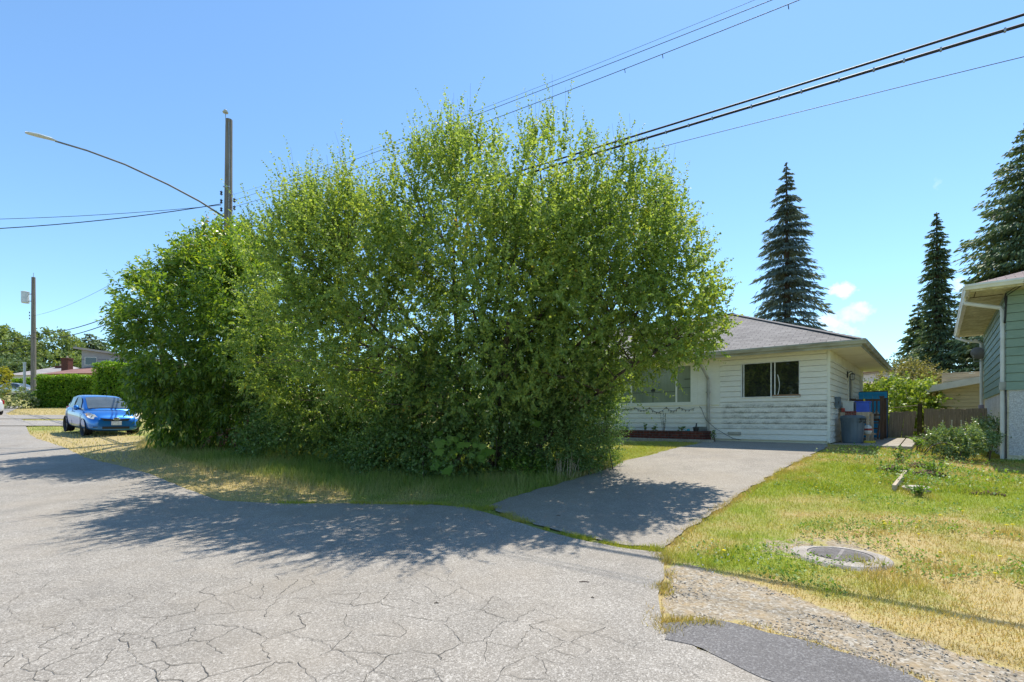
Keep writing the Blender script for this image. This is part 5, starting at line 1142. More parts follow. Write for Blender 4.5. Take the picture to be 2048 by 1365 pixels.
for i, (a, b, h, lab) in enumerate(((1800, 925, .35, 'tall yellow-green weed left of the dirt holes'), (1840, 905, .4, 'leafy weed clump at the back of the old bed'), (1870, 950, .3, 'leafy weed right of the dirt mound'), (1795, 950, .22, 'small weed against the plank edging'), (1840, 992, .16, 'low weed growing round the flat stone'))):
    p = gp(a, b); stalk_plant(p[0], p[1], gz(*p), h, 12, 'weed_plant', lab, M['weed_leaf'], 'weed', .28, .075, 50 + i, M['weed_leaf'] if False else M['bark'])['group'] = 'weeds in the old bed'
fl = []
for k in range(30):
    a = gp(1360 + 680 * rng.random(), 940 + 250 * rng.random() ** 1.3)
    if not hard(np.array([a[0]]), np.array([a[1]]))[0] and a[0] > 1: fl.append(a)
mb = MB()
for i, a in enumerate(fl):
    z = gz(*a) + .05; r = .016 + .008 * rng.random(); mb.lathe([(.003, -.05), (.003, 0), (r, .006), (r * .7, .014)], 7, (a[0], a[1], z))
fo = mb.build('dandelion_flowers', M['flower'] if True else None); tag(fo, 'tiny yellow dandelion flowers dotted over the lawn', 'flowers', kind='stuff')
cl = gp(1475, 1118); mb = MB()
for k in range(28):
    x_, y_ = cl[0] + rng.normal(0, .42), cl[1] + rng.normal(0, .22)
    if hard(np.array([x_]), np.array([y_]))[0]: continue
    z = gz(x_, y_) + .04 + .03 * rng.random(); mb.lathe([(.003, -.002), (.007, .004), (.005, .009)], 5, (x_, y_, z))
tag(mb.build('clover_flowers', M['clover']), 'white clover flowers in the greenest lawn patch', 'flowers', kind='stuff')

# ================================================================== LAWN OBJECTS
mz = gz(*MH); mh = thing('manhole', 'concrete ringed storm manhole with slotted iron grate in the lawn', 'manhole', (MH[0], MH[1], mz))
mb = MB(); n = 36; b = 0
mb.lathe([(.30, -.10), (.30, .001), (.335, .002), (.44, -.006), (.49, -.05), (.50, -.10)], n, (MH[0], MH[1], mz), cap=False); co_ = mb.build('collar', M['collar'], mh, smooth=False)
mb = MB(); mb.lathe([(.295, -.02), (.295, -.005), (.262, -.004), (.262, -.02)], n, (MH[0], MH[1], mz), cap=False); mb.build('rim', M['iron'], mh)
mb = MB()
for k in range(13):
    o_ = -.24 + k * .04; l = math.sqrt(max(.0, .262 ** 2 - o_ ** 2)); dx, dy = CA, SA
    mb.beam((MH[0] + o_ * -dy - dx * l, MH[1] + o_ * dx - dy * l, mz - .010), (MH[0] + o_ * -dy + dx * l, MH[1] + o_ * dx + dy * l, mz - .010), .024, .022)
mb.beam((MH[0] + .255 * SA, MH[1] - .255 * CA, mz - .008), (MH[0] - .255 * SA, MH[1] + .255 * CA, mz - .008), .03, .02); mb.build('grate', M['iron'], mh)
mb = MB(); mb.lathe([(.0, -.06), (.262, -.06)], n, (MH[0], MH[1], mz), cap=False); mb.build('pit', M['dirt'], mh)
a, b = gp(1788, 982), gp(1811, 953); ed = thing('plank_edging', 'weathered plank edging sunk in the lawn beside the weeds', 'edging', (a[0], a[1], gz(*a))); mb = MB(); mb.beam((a[0], a[1], gz(*a) + .03), (b[0], b[1], gz(*b) + .05), .05, .12); mb.build('plank', M['woodlight'], ed)
a = gp(1833, 981); fs = thing('flat_stone', 'pale flat stump-like stone lying in the lawn', 'stone', (a[0], a[1], gz(*a))); mb = MB(); mb.lathe([(.10, -.03), (.19, .0), (.20, .045), (.17, .065), (.05, .07)], 13, (a[0], a[1], gz(*a))); so_ = mb.build('stone_body', M['stonegrey'], fs)
for (px_, py_, r_, lab) in ((1781, 941, .16, 'small dark soil mound at the left of the old bed'), (1852, 950, .20, 'freshly dug soil hole and mound among the weeds'), (1836, 934, .12, 'little soil heap behind the dug hole'), (1965, 985, .30, 'wide bare soil patch in the lawn near the green house')):
    a = gp(px_, py_); mdz = gz(*a); mo = thing('soil_mound', lab, 'soil mound', (a[0], a[1], mdz), 0, 'dug soil mounds'); n = 260 if r_ < .3 else 90
    X = rng.normal(0, r_ * .55, n); Y = rng.normal(0, r_ * .45, n); s = .012 + .03 * rng.random(n); base_ = np.array([[1, 0, 0], [0, 1, 0], [-1, 0, 0], [0, -1, 0], [0, 0, 1], [0, 0, -1]], float); V = base_[None] * (s[:, None, None] * (.6 + .8 * rng.random((n, 6, 1)))); hgt = (.0 if r_ >= .3 else .07) * np.exp(-(X ** 2 + Y ** 2) / r_ ** 2)
    V = V + np.stack([X + a[0], Y + a[1], hgt + mdz - .01], 1)[:, None, :]; f = np.array([[0, 1, 4], [1, 2, 4], [2, 3, 4], [3, 0, 4], [1, 0, 5], [2, 1, 5], [3, 2, 5], [0, 3, 5]])
    np_mesh('clods', V.reshape(-1, 3), (np.arange(n)[:, None, None] * 6 + f[None]).reshape(-1, 3), M['dirt'], mo)
for i, (px_, py_, l) in enumerate(((1168, 1168, .045), (1117, 1034, .03), (873, 1210, .018), (1185, 1200, .012))):
    a = gp(px_, py_); t_ = thing('twig', ('small dark twig lying on the open street below the driveway', 'dark pebble-like twig scrap on the shaded driveway', 'tiny dark scrap on the street left of centre', 'tiny dark crumb right of the street twig')[i], 'twig', (a[0], a[1], gz(*a) + .012), 0, 'scraps on the asphalt'); mb = MB(); mb.tube([(a[0] - l, a[1], gz(*a) + .012), (a[0], a[1] + .008, gz(*a) + .014), (a[0] + l, a[1] - .005, gz(*a) + .012)], [.003, .005, .003], 5); mb.build('stick', M['sprucebark'], t_)

# ================================================================== POLES AND CABLES
PA = np.array([-11.42, 20.0]); PD = np.array([-.772, .636])
def pole(name, label, xy, ztop, r0, r1, lean=(0, 0)):
    z0 = gz(*xy); o = thing(name, label, 'utility pole', (xy[0], xy[1], z0)); mb = MB()
    mb.tube([(xy[0] + lean[0] * t, xy[1] + lean[1] * t, z0 - .4 + (ztop - z0 + .4) * t) for t in (0, .25, .5, .75, 1)], [r0 + (r1 - r0) * t for t in (0, .25, .5, .75, 1)], 14); mb.build('post', M['pole'], o, smooth=False); return o, z0
def spool(o, p, n='insulator'):
    mb = MB(); mb.lathe([(.03, -.07), (.05, -.06), (.05, -.035), (.028, -.01), (.028, .01), (.05, .035), (.05, .06), (.03, .07)], 8, p); mb.build(n, M['blackmetal'], o)
    mb = MB(); mb.tube([(p[0], p[1], p[2] - .11), (p[0], p[1], p[2] + .11)], .012, 5); return mb.build('bracket', M['steel'], o)
p1, z1 = pole('utility_pole', 'tall grey wooden utility pole behind the laurel, with a long curved lamp arm', PA, 13.46, .20, .125, (.10, 0))
lx_ = PA + np.array([-.19, -.05]); top1 = np.array([PA[0] + .10, PA[1]])
for z in (10.45, 10.12, 9.80): spool(p1, (lx_[0] + .08, lx_[1] - .12, z))
for z in (10.2, 9.9): spool(p1, (PA[0] + .36, PA[1] - .08, z))
mb = MB(); mb.tube([(top1[0] - .08, top1[1] - .08, 13.2), (top1[0] - .09, top1[1] - .09, 13.7)], .015, 5); mb.build('pin', M['steel'], p1)
mb = MB(); mb.lathe([(.03, 0), (.10, .02), (.11, .05), (.06, .08), (.075, .11), (.03, .15)], 10, (top1[0] - .09, top1[1] - .09, 13.66)); mb.build('top_insulator', M['steel'], p1)
mb = MB(); mb.box(PA[0] - .05, PA[0] + .2, PA[1] - .17, PA[1] - .12, 10.7, 10.74); mb.build('through_bolt', M['steel'], p1)
mb = MB(); mb.tube([(PA[0] + .16, PA[1] - .12, 13.3), (PA[0] + .19, PA[1] - .14, 11.5), (PA[0] + .17, PA[1] - .14, 9.4)], .012, 4); mb.build('ground_wire', M['steel'], p1)
VD = np.array([-.648, -.762])
lp = [(0.1, 9.55), (.95, 9.88), (2.0, 10.16), (3.28, 10.40), (4.3, 10.47), (5.1, 10.45)]
mb = MB(); mb.tube([(PA[0] + VD[0] * l, PA[1] + VD[1] * l, z) for l, z in lp], [.036, .035, .033, .031, .029, .028], 8); arm = mb.build('lamp_arm', pm('dull_dark_steel', (.20, .195, .18), (.13, .13, .12), 6, .6, .3), p1, smooth=True)
hd = lambda l, s_, z: (PA[0] + VD[0] * l - VD[1] * s_, PA[1] + VD[1] * l + VD[0] * s_, z)
mb = MB(); rings = [(5.05, .035, .03, 10.46), (5.2, .09, .05, 10.47), (5.5, .13, .06, 10.45), (5.72, .10, .045, 10.43), (5.80, .04, .03, 10.42)]
bb_ = len(mb.v)
for (l, w, h, z) in rings:
    for k in range(10): a = 6.283 * k / 10; mb.v.append(hd(l, w * math.cos(a), z + h * math.sin(a) * (1 if math.sin(a) > 0 else .5)))
for i in range(len(rings) - 1):
    for k in range(10): mb.f.append((bb_ + i * 10 + k, bb_ + i * 10 + (k + 1) % 10, bb_ + (i + 1) * 10 + (k + 1) % 10, bb_ + (i + 1) * 10 + k))
mb.f.append(tuple(bb_ + k for k in range(10))); mb.f.append(tuple(bb_ + 40 + k for k in range(10))[::-1])
lh = mb.build('lamp_head', pm('pale_lamp_housing', (.60, .64, .68), (.50, .54, .58), 5, .4, .4), p1, smooth=True)
mb = MB(); mb.lathe([(.04, 0), (.045, .05), (.03, .08)], 8, hd(5.35, 0, 10.54)); mb.build('photocell', M['steel'], lh)
PB = np.array([-47.85, 50.0]); p2, z2 = pole('utility_pole', 'distant grey utility pole with a pale transformer can beside the hedge', PB, 15.65, .24, .16)
mb = MB(); mb.lathe([(.02, -.62), (.30, -.60), (.32, -.5), (.32, .45), (.34, .46), (.34, .52), (.10, .60)], 14, (PB[0] - .72, PB[1] - .1, 13.65)); tr_ = mb.build('transformer', pm('pale_grey_tank', (.60, .63, .66), (.5, .53, .56), 3, .5, .4), p2)
mb = MB(); mb.box(PB[0] - .5, PB[0] - .12, PB[1] - .12, PB[1] - .06, 13.9, 13.98); mb.box(PB[0] - .5, PB[0] - .12, PB[1] - .12, PB[1] - .06, 13.2, 13.28); mb.build('hanger', M['steel'], p2)
for dx in (-.9, -.65): mb = MB(); mb.lathe([(.05, 0), (.07, .06), (.04, .12), (.07, .18), (.03, .26)], 8, (PB[0] + dx, PB[1] - .1, 14.2)); mb.build('bushing', M['steel'], tr_)
for z in (12.1, 11.8, 11.5): spool(p2, (PB[0] - .3, PB[1] - .1, z))
mb = MB(); mb.tube([(PB[0], PB[1], 15.6), (PB[0], PB[1], 16.1)], .025, 5); mb.build('pin', M['steel'], p2)
def cable(label, pts3, r, ends=(0, 45), group=None, mat=None, n=60, lat=0.0):
    """pts3: three (distance from the near pole toward the viewer, height); the cable is the parabola through them"""
    k = np.polyfit([p[0] for p in pts3], [p[1] for p in pts3], 2); T = np.linspace(ends[0], ends[1], n); pr = np.array([-PD[1], PD[0]]) * -1
    o = thing('overhead_cable', label, 'cable', (PA[0], PA[1], float(np.polyval(k, 0))), 0, group); mb = MB()
    off = lambda t: lat * min(1, abs(t) / 3)
    mb.tube([(PA[0] - PD[0] * t + pr[0] * off(t), PA[1] - PD[1] * t + pr[1] * off(t), float(np.polyval(k, t))) for t in T], r, 6); mb.build('strand', mat or M['cable'], o); return o, k
G1 = 'overhead cables crossing above the street'
oA, kA = cable('upper of the two thick black telephone cables rising to the right', [(0, 7.95), (16.58, 6.56), (22.42, 6.145)], .0165, group=G1)
oB, kB = cable('lower thick black telephone cable with pale lashing clips', [(0, 7.75), (16.58, 6.46), (22.42, 6.03)], .0195, group=G1)
for t in np.arange(14.6, 24, .40):
    t += random.uniform(-.12, .12); q = (PA[0] - PD[0] * t, PA[1] - PD[1] * t, float(np.polyval(kB, t))); mb = MB(); mb.beam((q[0] + PD[0] * .010, q[1] + PD[1] * .010, q[2]), (q[0] - PD[0] * .010, q[1] - PD[1] * .010, q[2]), .041, .041); mb.build('clip', M['steel'], oB)
cable('highest faint power wire above the tree top', [(0, 10.4), (14.24, 8.37), (17.9, 7.99)], .003, group=G1)
cable('middle of the three thin power wires above the tree', [(0, 10.15), (14.46, 8.26), (19.8, 7.71)], .0055, group=G1)
oC, kC = cable('lowest thin power wire above the tree with frayed tags', [(0, 9.9), (14.46, 8.03), (20.16, 7.52)], .006, group=G1)
for t in (15.3, 16.2, 17.4, 18.1, 20.0): mb = MB(); q = (PA[0] - PD[0] * t, PA[1] - PD[1] * t, float(np.polyval(kC, t))); mb.tube([q, (q[0] + .01, q[1], q[2] - .07)], .006, 4); mb.build('tag', M['cable'], oC)
cable('thin lone wire sloping below the thick cables at the right', [(0, 7.3), (17.9, 6.14), (22.42, 5.66)], .0045, group=G1)
def wire(label, a, b, sag, r, group, n=24):
    a, b = np.array(a, float), np.array(b, float); o = thing('overhead_cable', label, 'cable', tuple(a), 0, group); mb = MB()
    mb.tube([a + (b - a) * t - np.array([0, 0, 4 * sag * t * (1 - t)]) for t in np.linspace(0, 1, n)], r, 5); mb.build('strand', M['cable'], o); return o
G2 = 'service wires running left from the pole'
wire('lower service wire sagging left from the pole under the lamp arm', (PA[0] - .15, PA[1] - .1, 10.05), (-30, 16, 7.9), .75, .016, G2)
wire('upper faint service wire running left from the pole', (PA[0] - .15, PA[1] - .1, 10.0), (-30, 16, 8.25), .5, .009, G2)
mb = MB()
G3 = 'cables running from the tall pole to the distant pole'
wire('upper thick cable sagging to the distant pole', (PA[0], PA[1], 7.95), (PB[0], PB[1], 10.1), .9, .03, G3)
wire('lower thick cable sagging to the distant pole', (PA[0], PA[1], 7.75), (PB[0], PB[1], 9.6), 1.0, .03, G3)
wire('thin wire reaching the distant pole above the thick cables', (PA[0], PA[1], 9.8), (PB[0], PB[1], 11.8), .7, .010, G3)
G4 = 'wires left of the distant pole'
wire('upper wire dropping left from the distant pole', (PB[0], PB[1], 9.9), (-75, 52, 7.5), .6, .03, G4)
wire('lower wire dropping left from the distant pole', (PB[0], PB[1], 9.0), (-75, 55, 6.2), .6, .03, G4)
G5 = 'service drop wires at the green house'
sp_ = gw(-.02, -.05)
wire('left wire of the drop to the green house corner', (sp_[0], sp_[1], GZ0 + S1 - .06), (9.3, 5.2, 6.0), .1, .008, G5)
wire('right wire of the drop to the green house corner', (sp_[0] + .03, sp_[1], GZ0 + S1 - .10), (9.5, 5.2, 6.05), .1, .010, G5)
pz = gz(-58.5, 60); so3 = thing('metal_post', 'slim pale grey metal post beside the distant utility pole', 'post', (-58.5, 60, pz)); mb = MB(); mb.tube([(-58.5, 60, pz - .2), (-58.5, 60, 1.5 + 112 * .06)], .13, 10); mb.build('post', M['steel'], so3); mb = MB(); mb.lathe([(.17, 0), (.17, .12)], 10, (-58.5, 60, 1.5 + 111 * .06)); mb.build('cap', M['steel'], so3)

# ================================================================== CARS
def loft(sections, close=True):
    """sections: list of (x, [(y,z), ...half outline from bottom centre to top centre]) mirrored in y"""
    mb = MB(); n = len(sections[0][1]); ring = 2 * n - 2
    for x, h in sections:
        for (y, z) in h: mb.v.append((x, y, z))
        for (y, z) in h[-2:0:-1]: mb.v.append((x, -y, z))
    for i in range(len(sections) - 1):
        for k in range(ring): a = i * ring; mb.f.append((a + k, a + (k + 1) % ring, a + ring + (k + 1) % ring, a + ring + k))
    mb.f.append(tuple(range(ring))[::-1]); a = (len(sections) - 1) * ring; mb.f.append(tuple(a + k for k in range(ring))); return mb
def make_car(name, label, paint_):
    c = thing(name, label, 'car')
    def sec(x, w, zb, zm, zt, crown): return (x, [(0, zb), (w * .86, zb), (w * .985, zb + .10), (w, zm * .62 + zb * .38), (w * .985, zm), (w * .90, zt), (w * .55, zt + crown * .7), (0, zt + crown)])
    S = [sec(0.0, .50, .26, .46, .56, .03), sec(.035, .66, .21, .50, .645, .03), (sec(.16, .765, .19, .58, .76, .045)), sec(.36, .82, .19, .66, .845, .055), sec(.62, .845, .19, .74, .905, .055), sec(.95, .85, .19, .82, .965, .045), sec(1.5, .85, .19, .86, .98, .03), sec(2.4, .85, .19, .88, 1.0, .03), sec(3.1, .845, .20, .90, 1.01, .03), sec(3.5, .80, .24, .90, 1.01, .02), sec(3.72, .73, .27, .88, .98, .02), sec(3.79, .62, .32, .80, .90, .02)]
    b = loft(S).build('body', paint_, c, smooth=True, world=False, sub=2)
    def gs(x, wb, wt, zb, zt): return (x, [(0, zb), (wb, zb), (wb * .5 + wt * .5 + .015, zb * .5 + zt * .5), (wt, zt - .03), (wt * .86, zt), (0, zt + .02)])
    G = [gs(.80, .74, .70, .90, .95), gs(1.05, .765, .70, .90, 1.10), gs(1.40, .785, .655, .90, 1.33), gs(1.72, .79, .62, .90, 1.47), gs(2.2, .795, .61, .90, 1.515), gs(2.8, .79, .60, .90, 1.50), gs(3.25, .77, .58, .90, 1.43), gs(3.5, .74, .58, .90, 1.30), gs(3.70, .68, .60, .90, 1.02)]
    loft(G).build('cabin', paint_, c, smooth=True, world=False, sub=2)
    # glass: windscreen follows the slope between (.90,.99) and (1.66,1.44)
    def surf(x): 
        xs_ = [g[0] for g in G]; zt = np.interp(x, xs_, [g[1][4][1] for g in G]); wt = np.interp(x, xs_, [g[1][3][0] for g in G]); return zt, wt
    mb = MB(); rows = []
    for x in np.linspace(.93, 1.64, 7):
        zt, wt = surf(x); rows.append([(x - .022, y * wt * .98, zt + .028 - .045 * y * y) for y in np.linspace(-.93, .93, 9)])
    for i in range(6):
        for k in range(8): mb.quad(rows[i][k], rows[i][k + 1], rows[i + 1][k + 1], rows[i + 1][k])
    ws = mb.build('windscreen', M['windscreen'], c, smooth=True, world=False)
    mb = MB(); mb.box(.885, .90, -.60, .60, .985, 1.0); mb.tube([(.895, .45, 1.005), (.97, -.10, 1.065)], .010, 4); mb.tube([(.895, -.1, 1.005), (.96, -.55, 1.055)], .010, 4); mb.build('wiper', M['blackmetal'], c, world=False)
    def sidewin(xs_, s_):
        mb = MB(); o = []
        for (x, f) in xs_:
            zb, zt = 1.0, surf(x)[0] - .05; xsg = [g[0] for g in G]; wb = np.interp(x, xsg, [g[1][1][0] for g in G]); wt = surf(x)[1]; z = zb + (zt - zb) * f; t = (z - .9) / (zt + .05 - .9); y = wb + (wt - wb) * t + .030 * (1 - abs(2 * t - 1)) + .012
            o.append((x, s_ * y, z))
        mb.quad(*o); return mb
    for s_ in (1, -1):
        sidewin([(1.30, 0), (2.20, 0), (2.20, .55), (2.20, 1), (1.75, .96), (1.50, .90)], s_).build('side_window', M['carglass'], c, world=False)
        sidewin([(2.27, 0), (3.02, 0), (3.02, .5), (2.98, .95), (2.27, 1), (2.27, .5)], s_).build('side_window', M['carglass'], c, world=False)
        mb = MB(); pts = [(1.02, .84), (1.06, .30), (2.24, .30), (2.24, 1.0)]; mb.tube([(x, s_ * (.853 if z < .9 else .82), z) for x, z in pts], .006, 4); mb.tube([(3.02, s_ * .82, .98), (2.98, s_ * .852, .66), (2.9, s_ * .852, .34)], .006, 4); mb.build('door_seam', M['blackmetal'], c, world=False)
        mb = MB(); mb.box(2.02, 2.17, s_ * .85 - .012, s_ * .85 + .022, .845, .87); mb.build('door_handle', paint_, c, world=False)
        mb = MB(); mb.lathe([(.03, -.08), (.085, -.06), (.10, 0), (.085, .07), (.03, .09)], 10, (1.20, s_ * .93, 1.03), 'y'); mr = mb.build('wing_mirror', paint_, c, smooth=True, world=False); mb = MB(); mb.beam((1.22, s_ * .80, .99), (1.21, s_ * .88, 1.01), .05, .04); mb.build('mirror_stalk', M['blackmetal'], mr, world=False)
        mb = MB(); hl = [(-.012 + .10, .47, .63), (-.012 + .19, .70, .64), (.34, .80, .70), (.60, .812, .83), (.50, .74, .865), (.26, .60, .805)]
        mb.quad(*[(x - .05, s_ * (y + .012), z + .012) for x, y, z in hl]); mb.quad(*[(x + .05, s_ * (y - .05), z - .05) for x, y, z in hl]); b_ = len(mb.v) - 12
        for k in range(6): mb.f.append((b_ + k, b_ + (k + 1) % 6, b_ + 6 + (k + 1) % 6, b_ + 6 + k))
        h_ = mb.build('headlight', M['lampglass'], c, world=False); mb = MB(); mb.lathe([(.0, 0), (.07, -.012), (.075, .0), (.06, .01)], 12, (.21, s_ * .645, .725), 'x', cap=False); mb.build('reflector', M['chrome'], h_, world=False); mb = MB(); mb.lathe([(.004, -.02), (.045, 0), (.05, .02)], 8, (.36, s_ * .80, .79), 'y'); mb.build('indicator', M['amber'], h_, world=False)
        mb = MB(); mb.box(3.58, 3.77, s_ * .66 - .07, s_ * .66 + .05, .74, 1.0); mb.build('tail_light', M['taillight'], c, bevel=.03, world=False)
        mb = MB(); mb.box(-.008 + .03, .10, s_ * .60 - .09, s_ * .60 + .09, .335, .36); mb.build('bumper_slot', M['blackmetal'], c, world=False)
        for x in (.72, 3.18):
            w = thing('wheel', None, None); w.parent = c; w.location = (x, s_ * .685, .295)
            mb = MB(); mb.lathe([(.19, -.095), (.275, -.10), (.295, -.07), (.295, .07), (.275, .10), (.19, .095)], 22, (0, 0, 0), 'y', cap=False); mb.build('tyre', M['rubber'], w, smooth=False, world=False)
            mb = MB(); mb.lathe([(.19, .09 * s_), (.175, .065 * s_), (.05, .055 * s_), (.02, .075 * s_)], 18, (0, 0, 0), 'y'); 
            for k in range(5): a = k * 1.2566; mb.beam((.04 * math.cos(a), .085 * s_, .04 * math.sin(a)), (.18 * math.cos(a), .085 * s_, .18 * math.sin(a)), .05, .02, (0, 1, 0))
            mb.build('rim', M['rim'], w, world=False)
            mb = MB(); mb.lathe([(.30, .04 * s_), (.325, .108 * s_), (.335, .108 * s_), (.30, .0)], 26, (x, s_ * .745, .305), 'y', cap=False); mb.build('wheel_arch', M['blackmetal'], c, world=False)
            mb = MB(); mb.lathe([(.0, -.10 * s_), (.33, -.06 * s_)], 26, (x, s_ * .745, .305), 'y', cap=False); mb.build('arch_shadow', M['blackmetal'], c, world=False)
    mb = MB(); yy_ = np.linspace(-1, 1, 13); cv = lambda y: .05 * (y / .5) ** 2 - .028
    for k in range(12): 
        a, b_ = yy_[k], yy_[k + 1]; z0a, z1a = .575 + .012 * abs(a), .635 + .05 * abs(a); z0b, z1b = .575 + .012 * abs(b_), .635 + .05 * abs(b_)
        mb.hexa([(cv(a * .38) - .012, a * .38, z0a), (cv(b_ * .38) - .012, b_ * .38, z0b), (.3, b_ * .38, z0b), (.3, a * .38, z0a), (cv(a * .46) - .006, a * .46, z1a), (cv(b_ * .46) - .006, b_ * .46, z1b), (.3, b_ * .46, z1b), (.3, a * .46, z1a)])
    mb.build('grille', M['blackmetal'], c, world=False)
    mb = MB()
    for k in range(12):
        a, b_ = yy_[k] * .42, yy_[k + 1] * .42; mb.hexa([(cv(a) - .022, a, .275), (cv(b_) - .022, b_, .275), (.3, b_, .275), (.3, a, .275), (cv(a) - .022, a, .365), (cv(b_) - .022, b_, .365), (.3, b_, .365), (.3, a, .365)])
    mb.build('lower_grille', M['blackmetal'], c, world=False)
    mb = MB(); mb.lathe([(.0, -.02), (.07, -.015), (.085, .0), (.07, .02)], 16, (.0, 0, 0), 'x', cap=False); em = mb.build('badge', M['chrome'], c, world=False); em.location = (-.045, 0, .655); em.scale = (1, 1.3, .75)
    mb = MB(); mb.box(-.055, -.02, -.16, .16, .42, .57); mb.build('number_plate', M['plate'], c, bevel=.006, world=False)
    mb = MB(); mb.tube([(1.82, -.15, 1.49), (1.72, -.15, 1.85)], .008, 4); mb.build('aerial', M['blackmetal'], c, world=False)
    mb = MB(); mb.box(.3, 3.5, -.62, .62, .17, .30); mb.build('underside', M['blackmetal'], c, world=False)
    mb = MB(); mb.box(1.50, 1.53, -.10, .10, 1.30, 1.36); mb.build('mirror', M['plastic_white'], c, world=False)
    return c
car = make_car('parked_car', 'bright blue small hatchback parked on the gravel beside the laurel', M['bluecar'])
car.location = (-15.2, 19.19, gz(-15.6, 19.0) + .0); car.rotation_euler = (0, -.05, math.atan2(.6, -.8))
def recolour(root, mat):
    for o in root.children:
        if o.name.split('.')[0] in ('body', 'cabin', 'door_handle', 'wing_mirror'): o.material_slots[0].link = 'OBJECT'; o.material_slots[0].material = mat
wcar = copy_tree(car); wcar['label'] = 'white car cut off by the left frame edge, red tail light showing'; wcar.location = (-35.95, 31.2, gz(-33, 31.2)); wcar.rotation_euler = (0, .0, -.06); recolour(wcar, M['whitecar'])
scar = copy_tree(car); scar['label'] = 'distant silver car behind the shrub left of the far utility pole'; scar.location = (-62.6, 66, gz(-64, 66) + .25); scar.scale = (1.12, 1.1, 1.15); scar.rotation_euler = (0, 0, math.pi + .1); recolour(scar, M['silvercar'])
for c in (wcar, scar): del c['label']; 
wcar['label'] = 'white car cut off by the left frame edge, red tail light showing'; scar['label'] = 'distant silver car behind the shrub left of the far utility pole'

# ================================================================== BACKGROUND
def hedge(name, label, x0, x1, y0, y1, ztop, n, L):
    zc = gz((x0 + x1) / 2, y0); o = thing(name, label, 'hedge', ((x0 + x1) / 2, y0, zc)); P, O = [], []
    for i in range(n):
        f = rng.random(); x_ = x0 + (x1 - x0) * rng.random(); y_ = y0 + (y1 - y0) * rng.random(); z_ = zc - .3 + (ztop - zc + .3) * rng.random()
        if f < .55: p, nn = (x_, y0 + rng.random() * .2, z_), (0, -1, .15)
        elif f < .85: p, nn = (x_, y_, ztop - .12 * rng.random() + .10 * math.sin(x_ * 2.1)), (0, 0, 1)
        elif f < .93: p, nn = (x0 + .15 * rng.random(), y_, z_), (-1, 0, .1)
        else: p, nn = (x1 - .15 * rng.random(), y_, z_), (1, 0, .1)
        P.append(p); O.append(nn)
    P, O = np.array(P), np.array(O, float); q, D, L_, W_ = shoots(P, nrm(O + rng.normal(0, .45, P.shape)), .16, 5, L, L * .48, .8)
    leaves('foliage', q, D, L_, W_, M['hedge_leaf'], o, None, .1, .1)
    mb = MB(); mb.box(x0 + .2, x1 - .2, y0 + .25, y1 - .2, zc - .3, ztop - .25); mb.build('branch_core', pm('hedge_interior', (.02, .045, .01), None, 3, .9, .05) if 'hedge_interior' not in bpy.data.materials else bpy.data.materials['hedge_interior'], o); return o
hedge('clipped_hedge', 'long clipped green hedge behind the distant utility pole', -40.9, -34.0, 43, 44.8, 5.15, 5200, .17)
hedge('clipped_hedge', 'taller clipped hedge block between the long hedge and the laurel', -30.2, -25.0, 36, 38.2, 5.45, 4200, .16)
hedge('low_hedge', 'low distant hedge in front of the white bungalow', -70, -59.5, 70, 71.5, 7.0, 1800, .3)
bush('roadside_shrub', 'loose flowering shrub at the foot of the distant utility pole', [lobe(30, 800, 26, 24, 42, 1.0), lobe(50, 808, 18, 16, 42, .8), lobe(12, 812, 14, 16, 42, .7)], 420, 10, .20, .11, leafmat('pale_shrub_leaf', [(0, (.10, .16, .06)), (.7, (.20, .25, .10)), (1, (.38, .38, .26))], .3, .5, .2), canes=5)
bush('roadside_shrub', 'dark shrub between the distant pole and the long hedge', [lobe(82, 802, 12, 16, 43.5, .6)], 160, 10, .2, .11, M['hedge_leaf'], canes=3)
bush('young_tree', 'small yellowish tree at the left frame edge', [lobe(2, 765, 12, 26, 44, .7)], 170, 9, .24, .13, leafmat('yellowish_leaf', [(0, (.20, .22, .03)), (1, (.42, .36, .05))], .4, .5, .2), cat='tree', canes=3)
def bgtree(label, lobes, n, mat, L=.75, name='background_tree'):
    c = np.mean([l[0] for l in lobes], 0); z = gz(c[0], c[1]); o = thing(name, label, 'tree', (c[0], c[1], z), 0, 'trees far down the street')
    P, O = lobe_pts(lobes, n, 3.5, .75); ok = rng.random(len(P)) < sstep(.2, .5, vnoise3(P, .28, 23)) * .8 + .2; P, O = P[ok], O[ok]
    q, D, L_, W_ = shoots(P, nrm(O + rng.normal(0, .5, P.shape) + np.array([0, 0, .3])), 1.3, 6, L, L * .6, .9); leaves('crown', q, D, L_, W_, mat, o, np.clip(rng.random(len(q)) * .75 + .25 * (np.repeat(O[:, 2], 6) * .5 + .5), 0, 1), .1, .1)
    mb = MB()
    for l in lobes: mb.tube(stem_curve((c[0] + rng.normal(0, .3), c[1], z - .5), l[0], .5, 5), np.linspace(.35, .1, 6), 6)
    mb.build('trunk', M['bark'], o)
bgtree('soft green tree at the far left edge above the wires', [lobe(8, 690, 26, 28, 105), lobe(-25, 690, 30, 30, 105), lobe(30, 705, 22, 30, 102)], 1500, M['far_leaf'])
bgtree('greyish green tree just left of the distant pole', [lobe(52, 706, 18, 26, 108), lobe(64, 715, 18, 30, 106), lobe(40, 730, 26, 20, 100)], 900, M['far_dark'])
bgtree('broad bright green tree behind the grey house', [lobe(108, 692, 30, 28, 112), lobe(130, 700, 28, 28, 110), lobe(95, 715, 24, 25, 108), lobe(148, 712, 16, 24, 110), lobe(120, 728, 40, 18, 105)], 1700, M['far_leaf'])
bgtree('dark low trees behind the white bungalow', [lobe(15, 745, 26, 18, 95), lobe(-20, 750, 30, 22, 95), lobe(60, 738, 24, 14, 98)], 900, M['far_dark'])
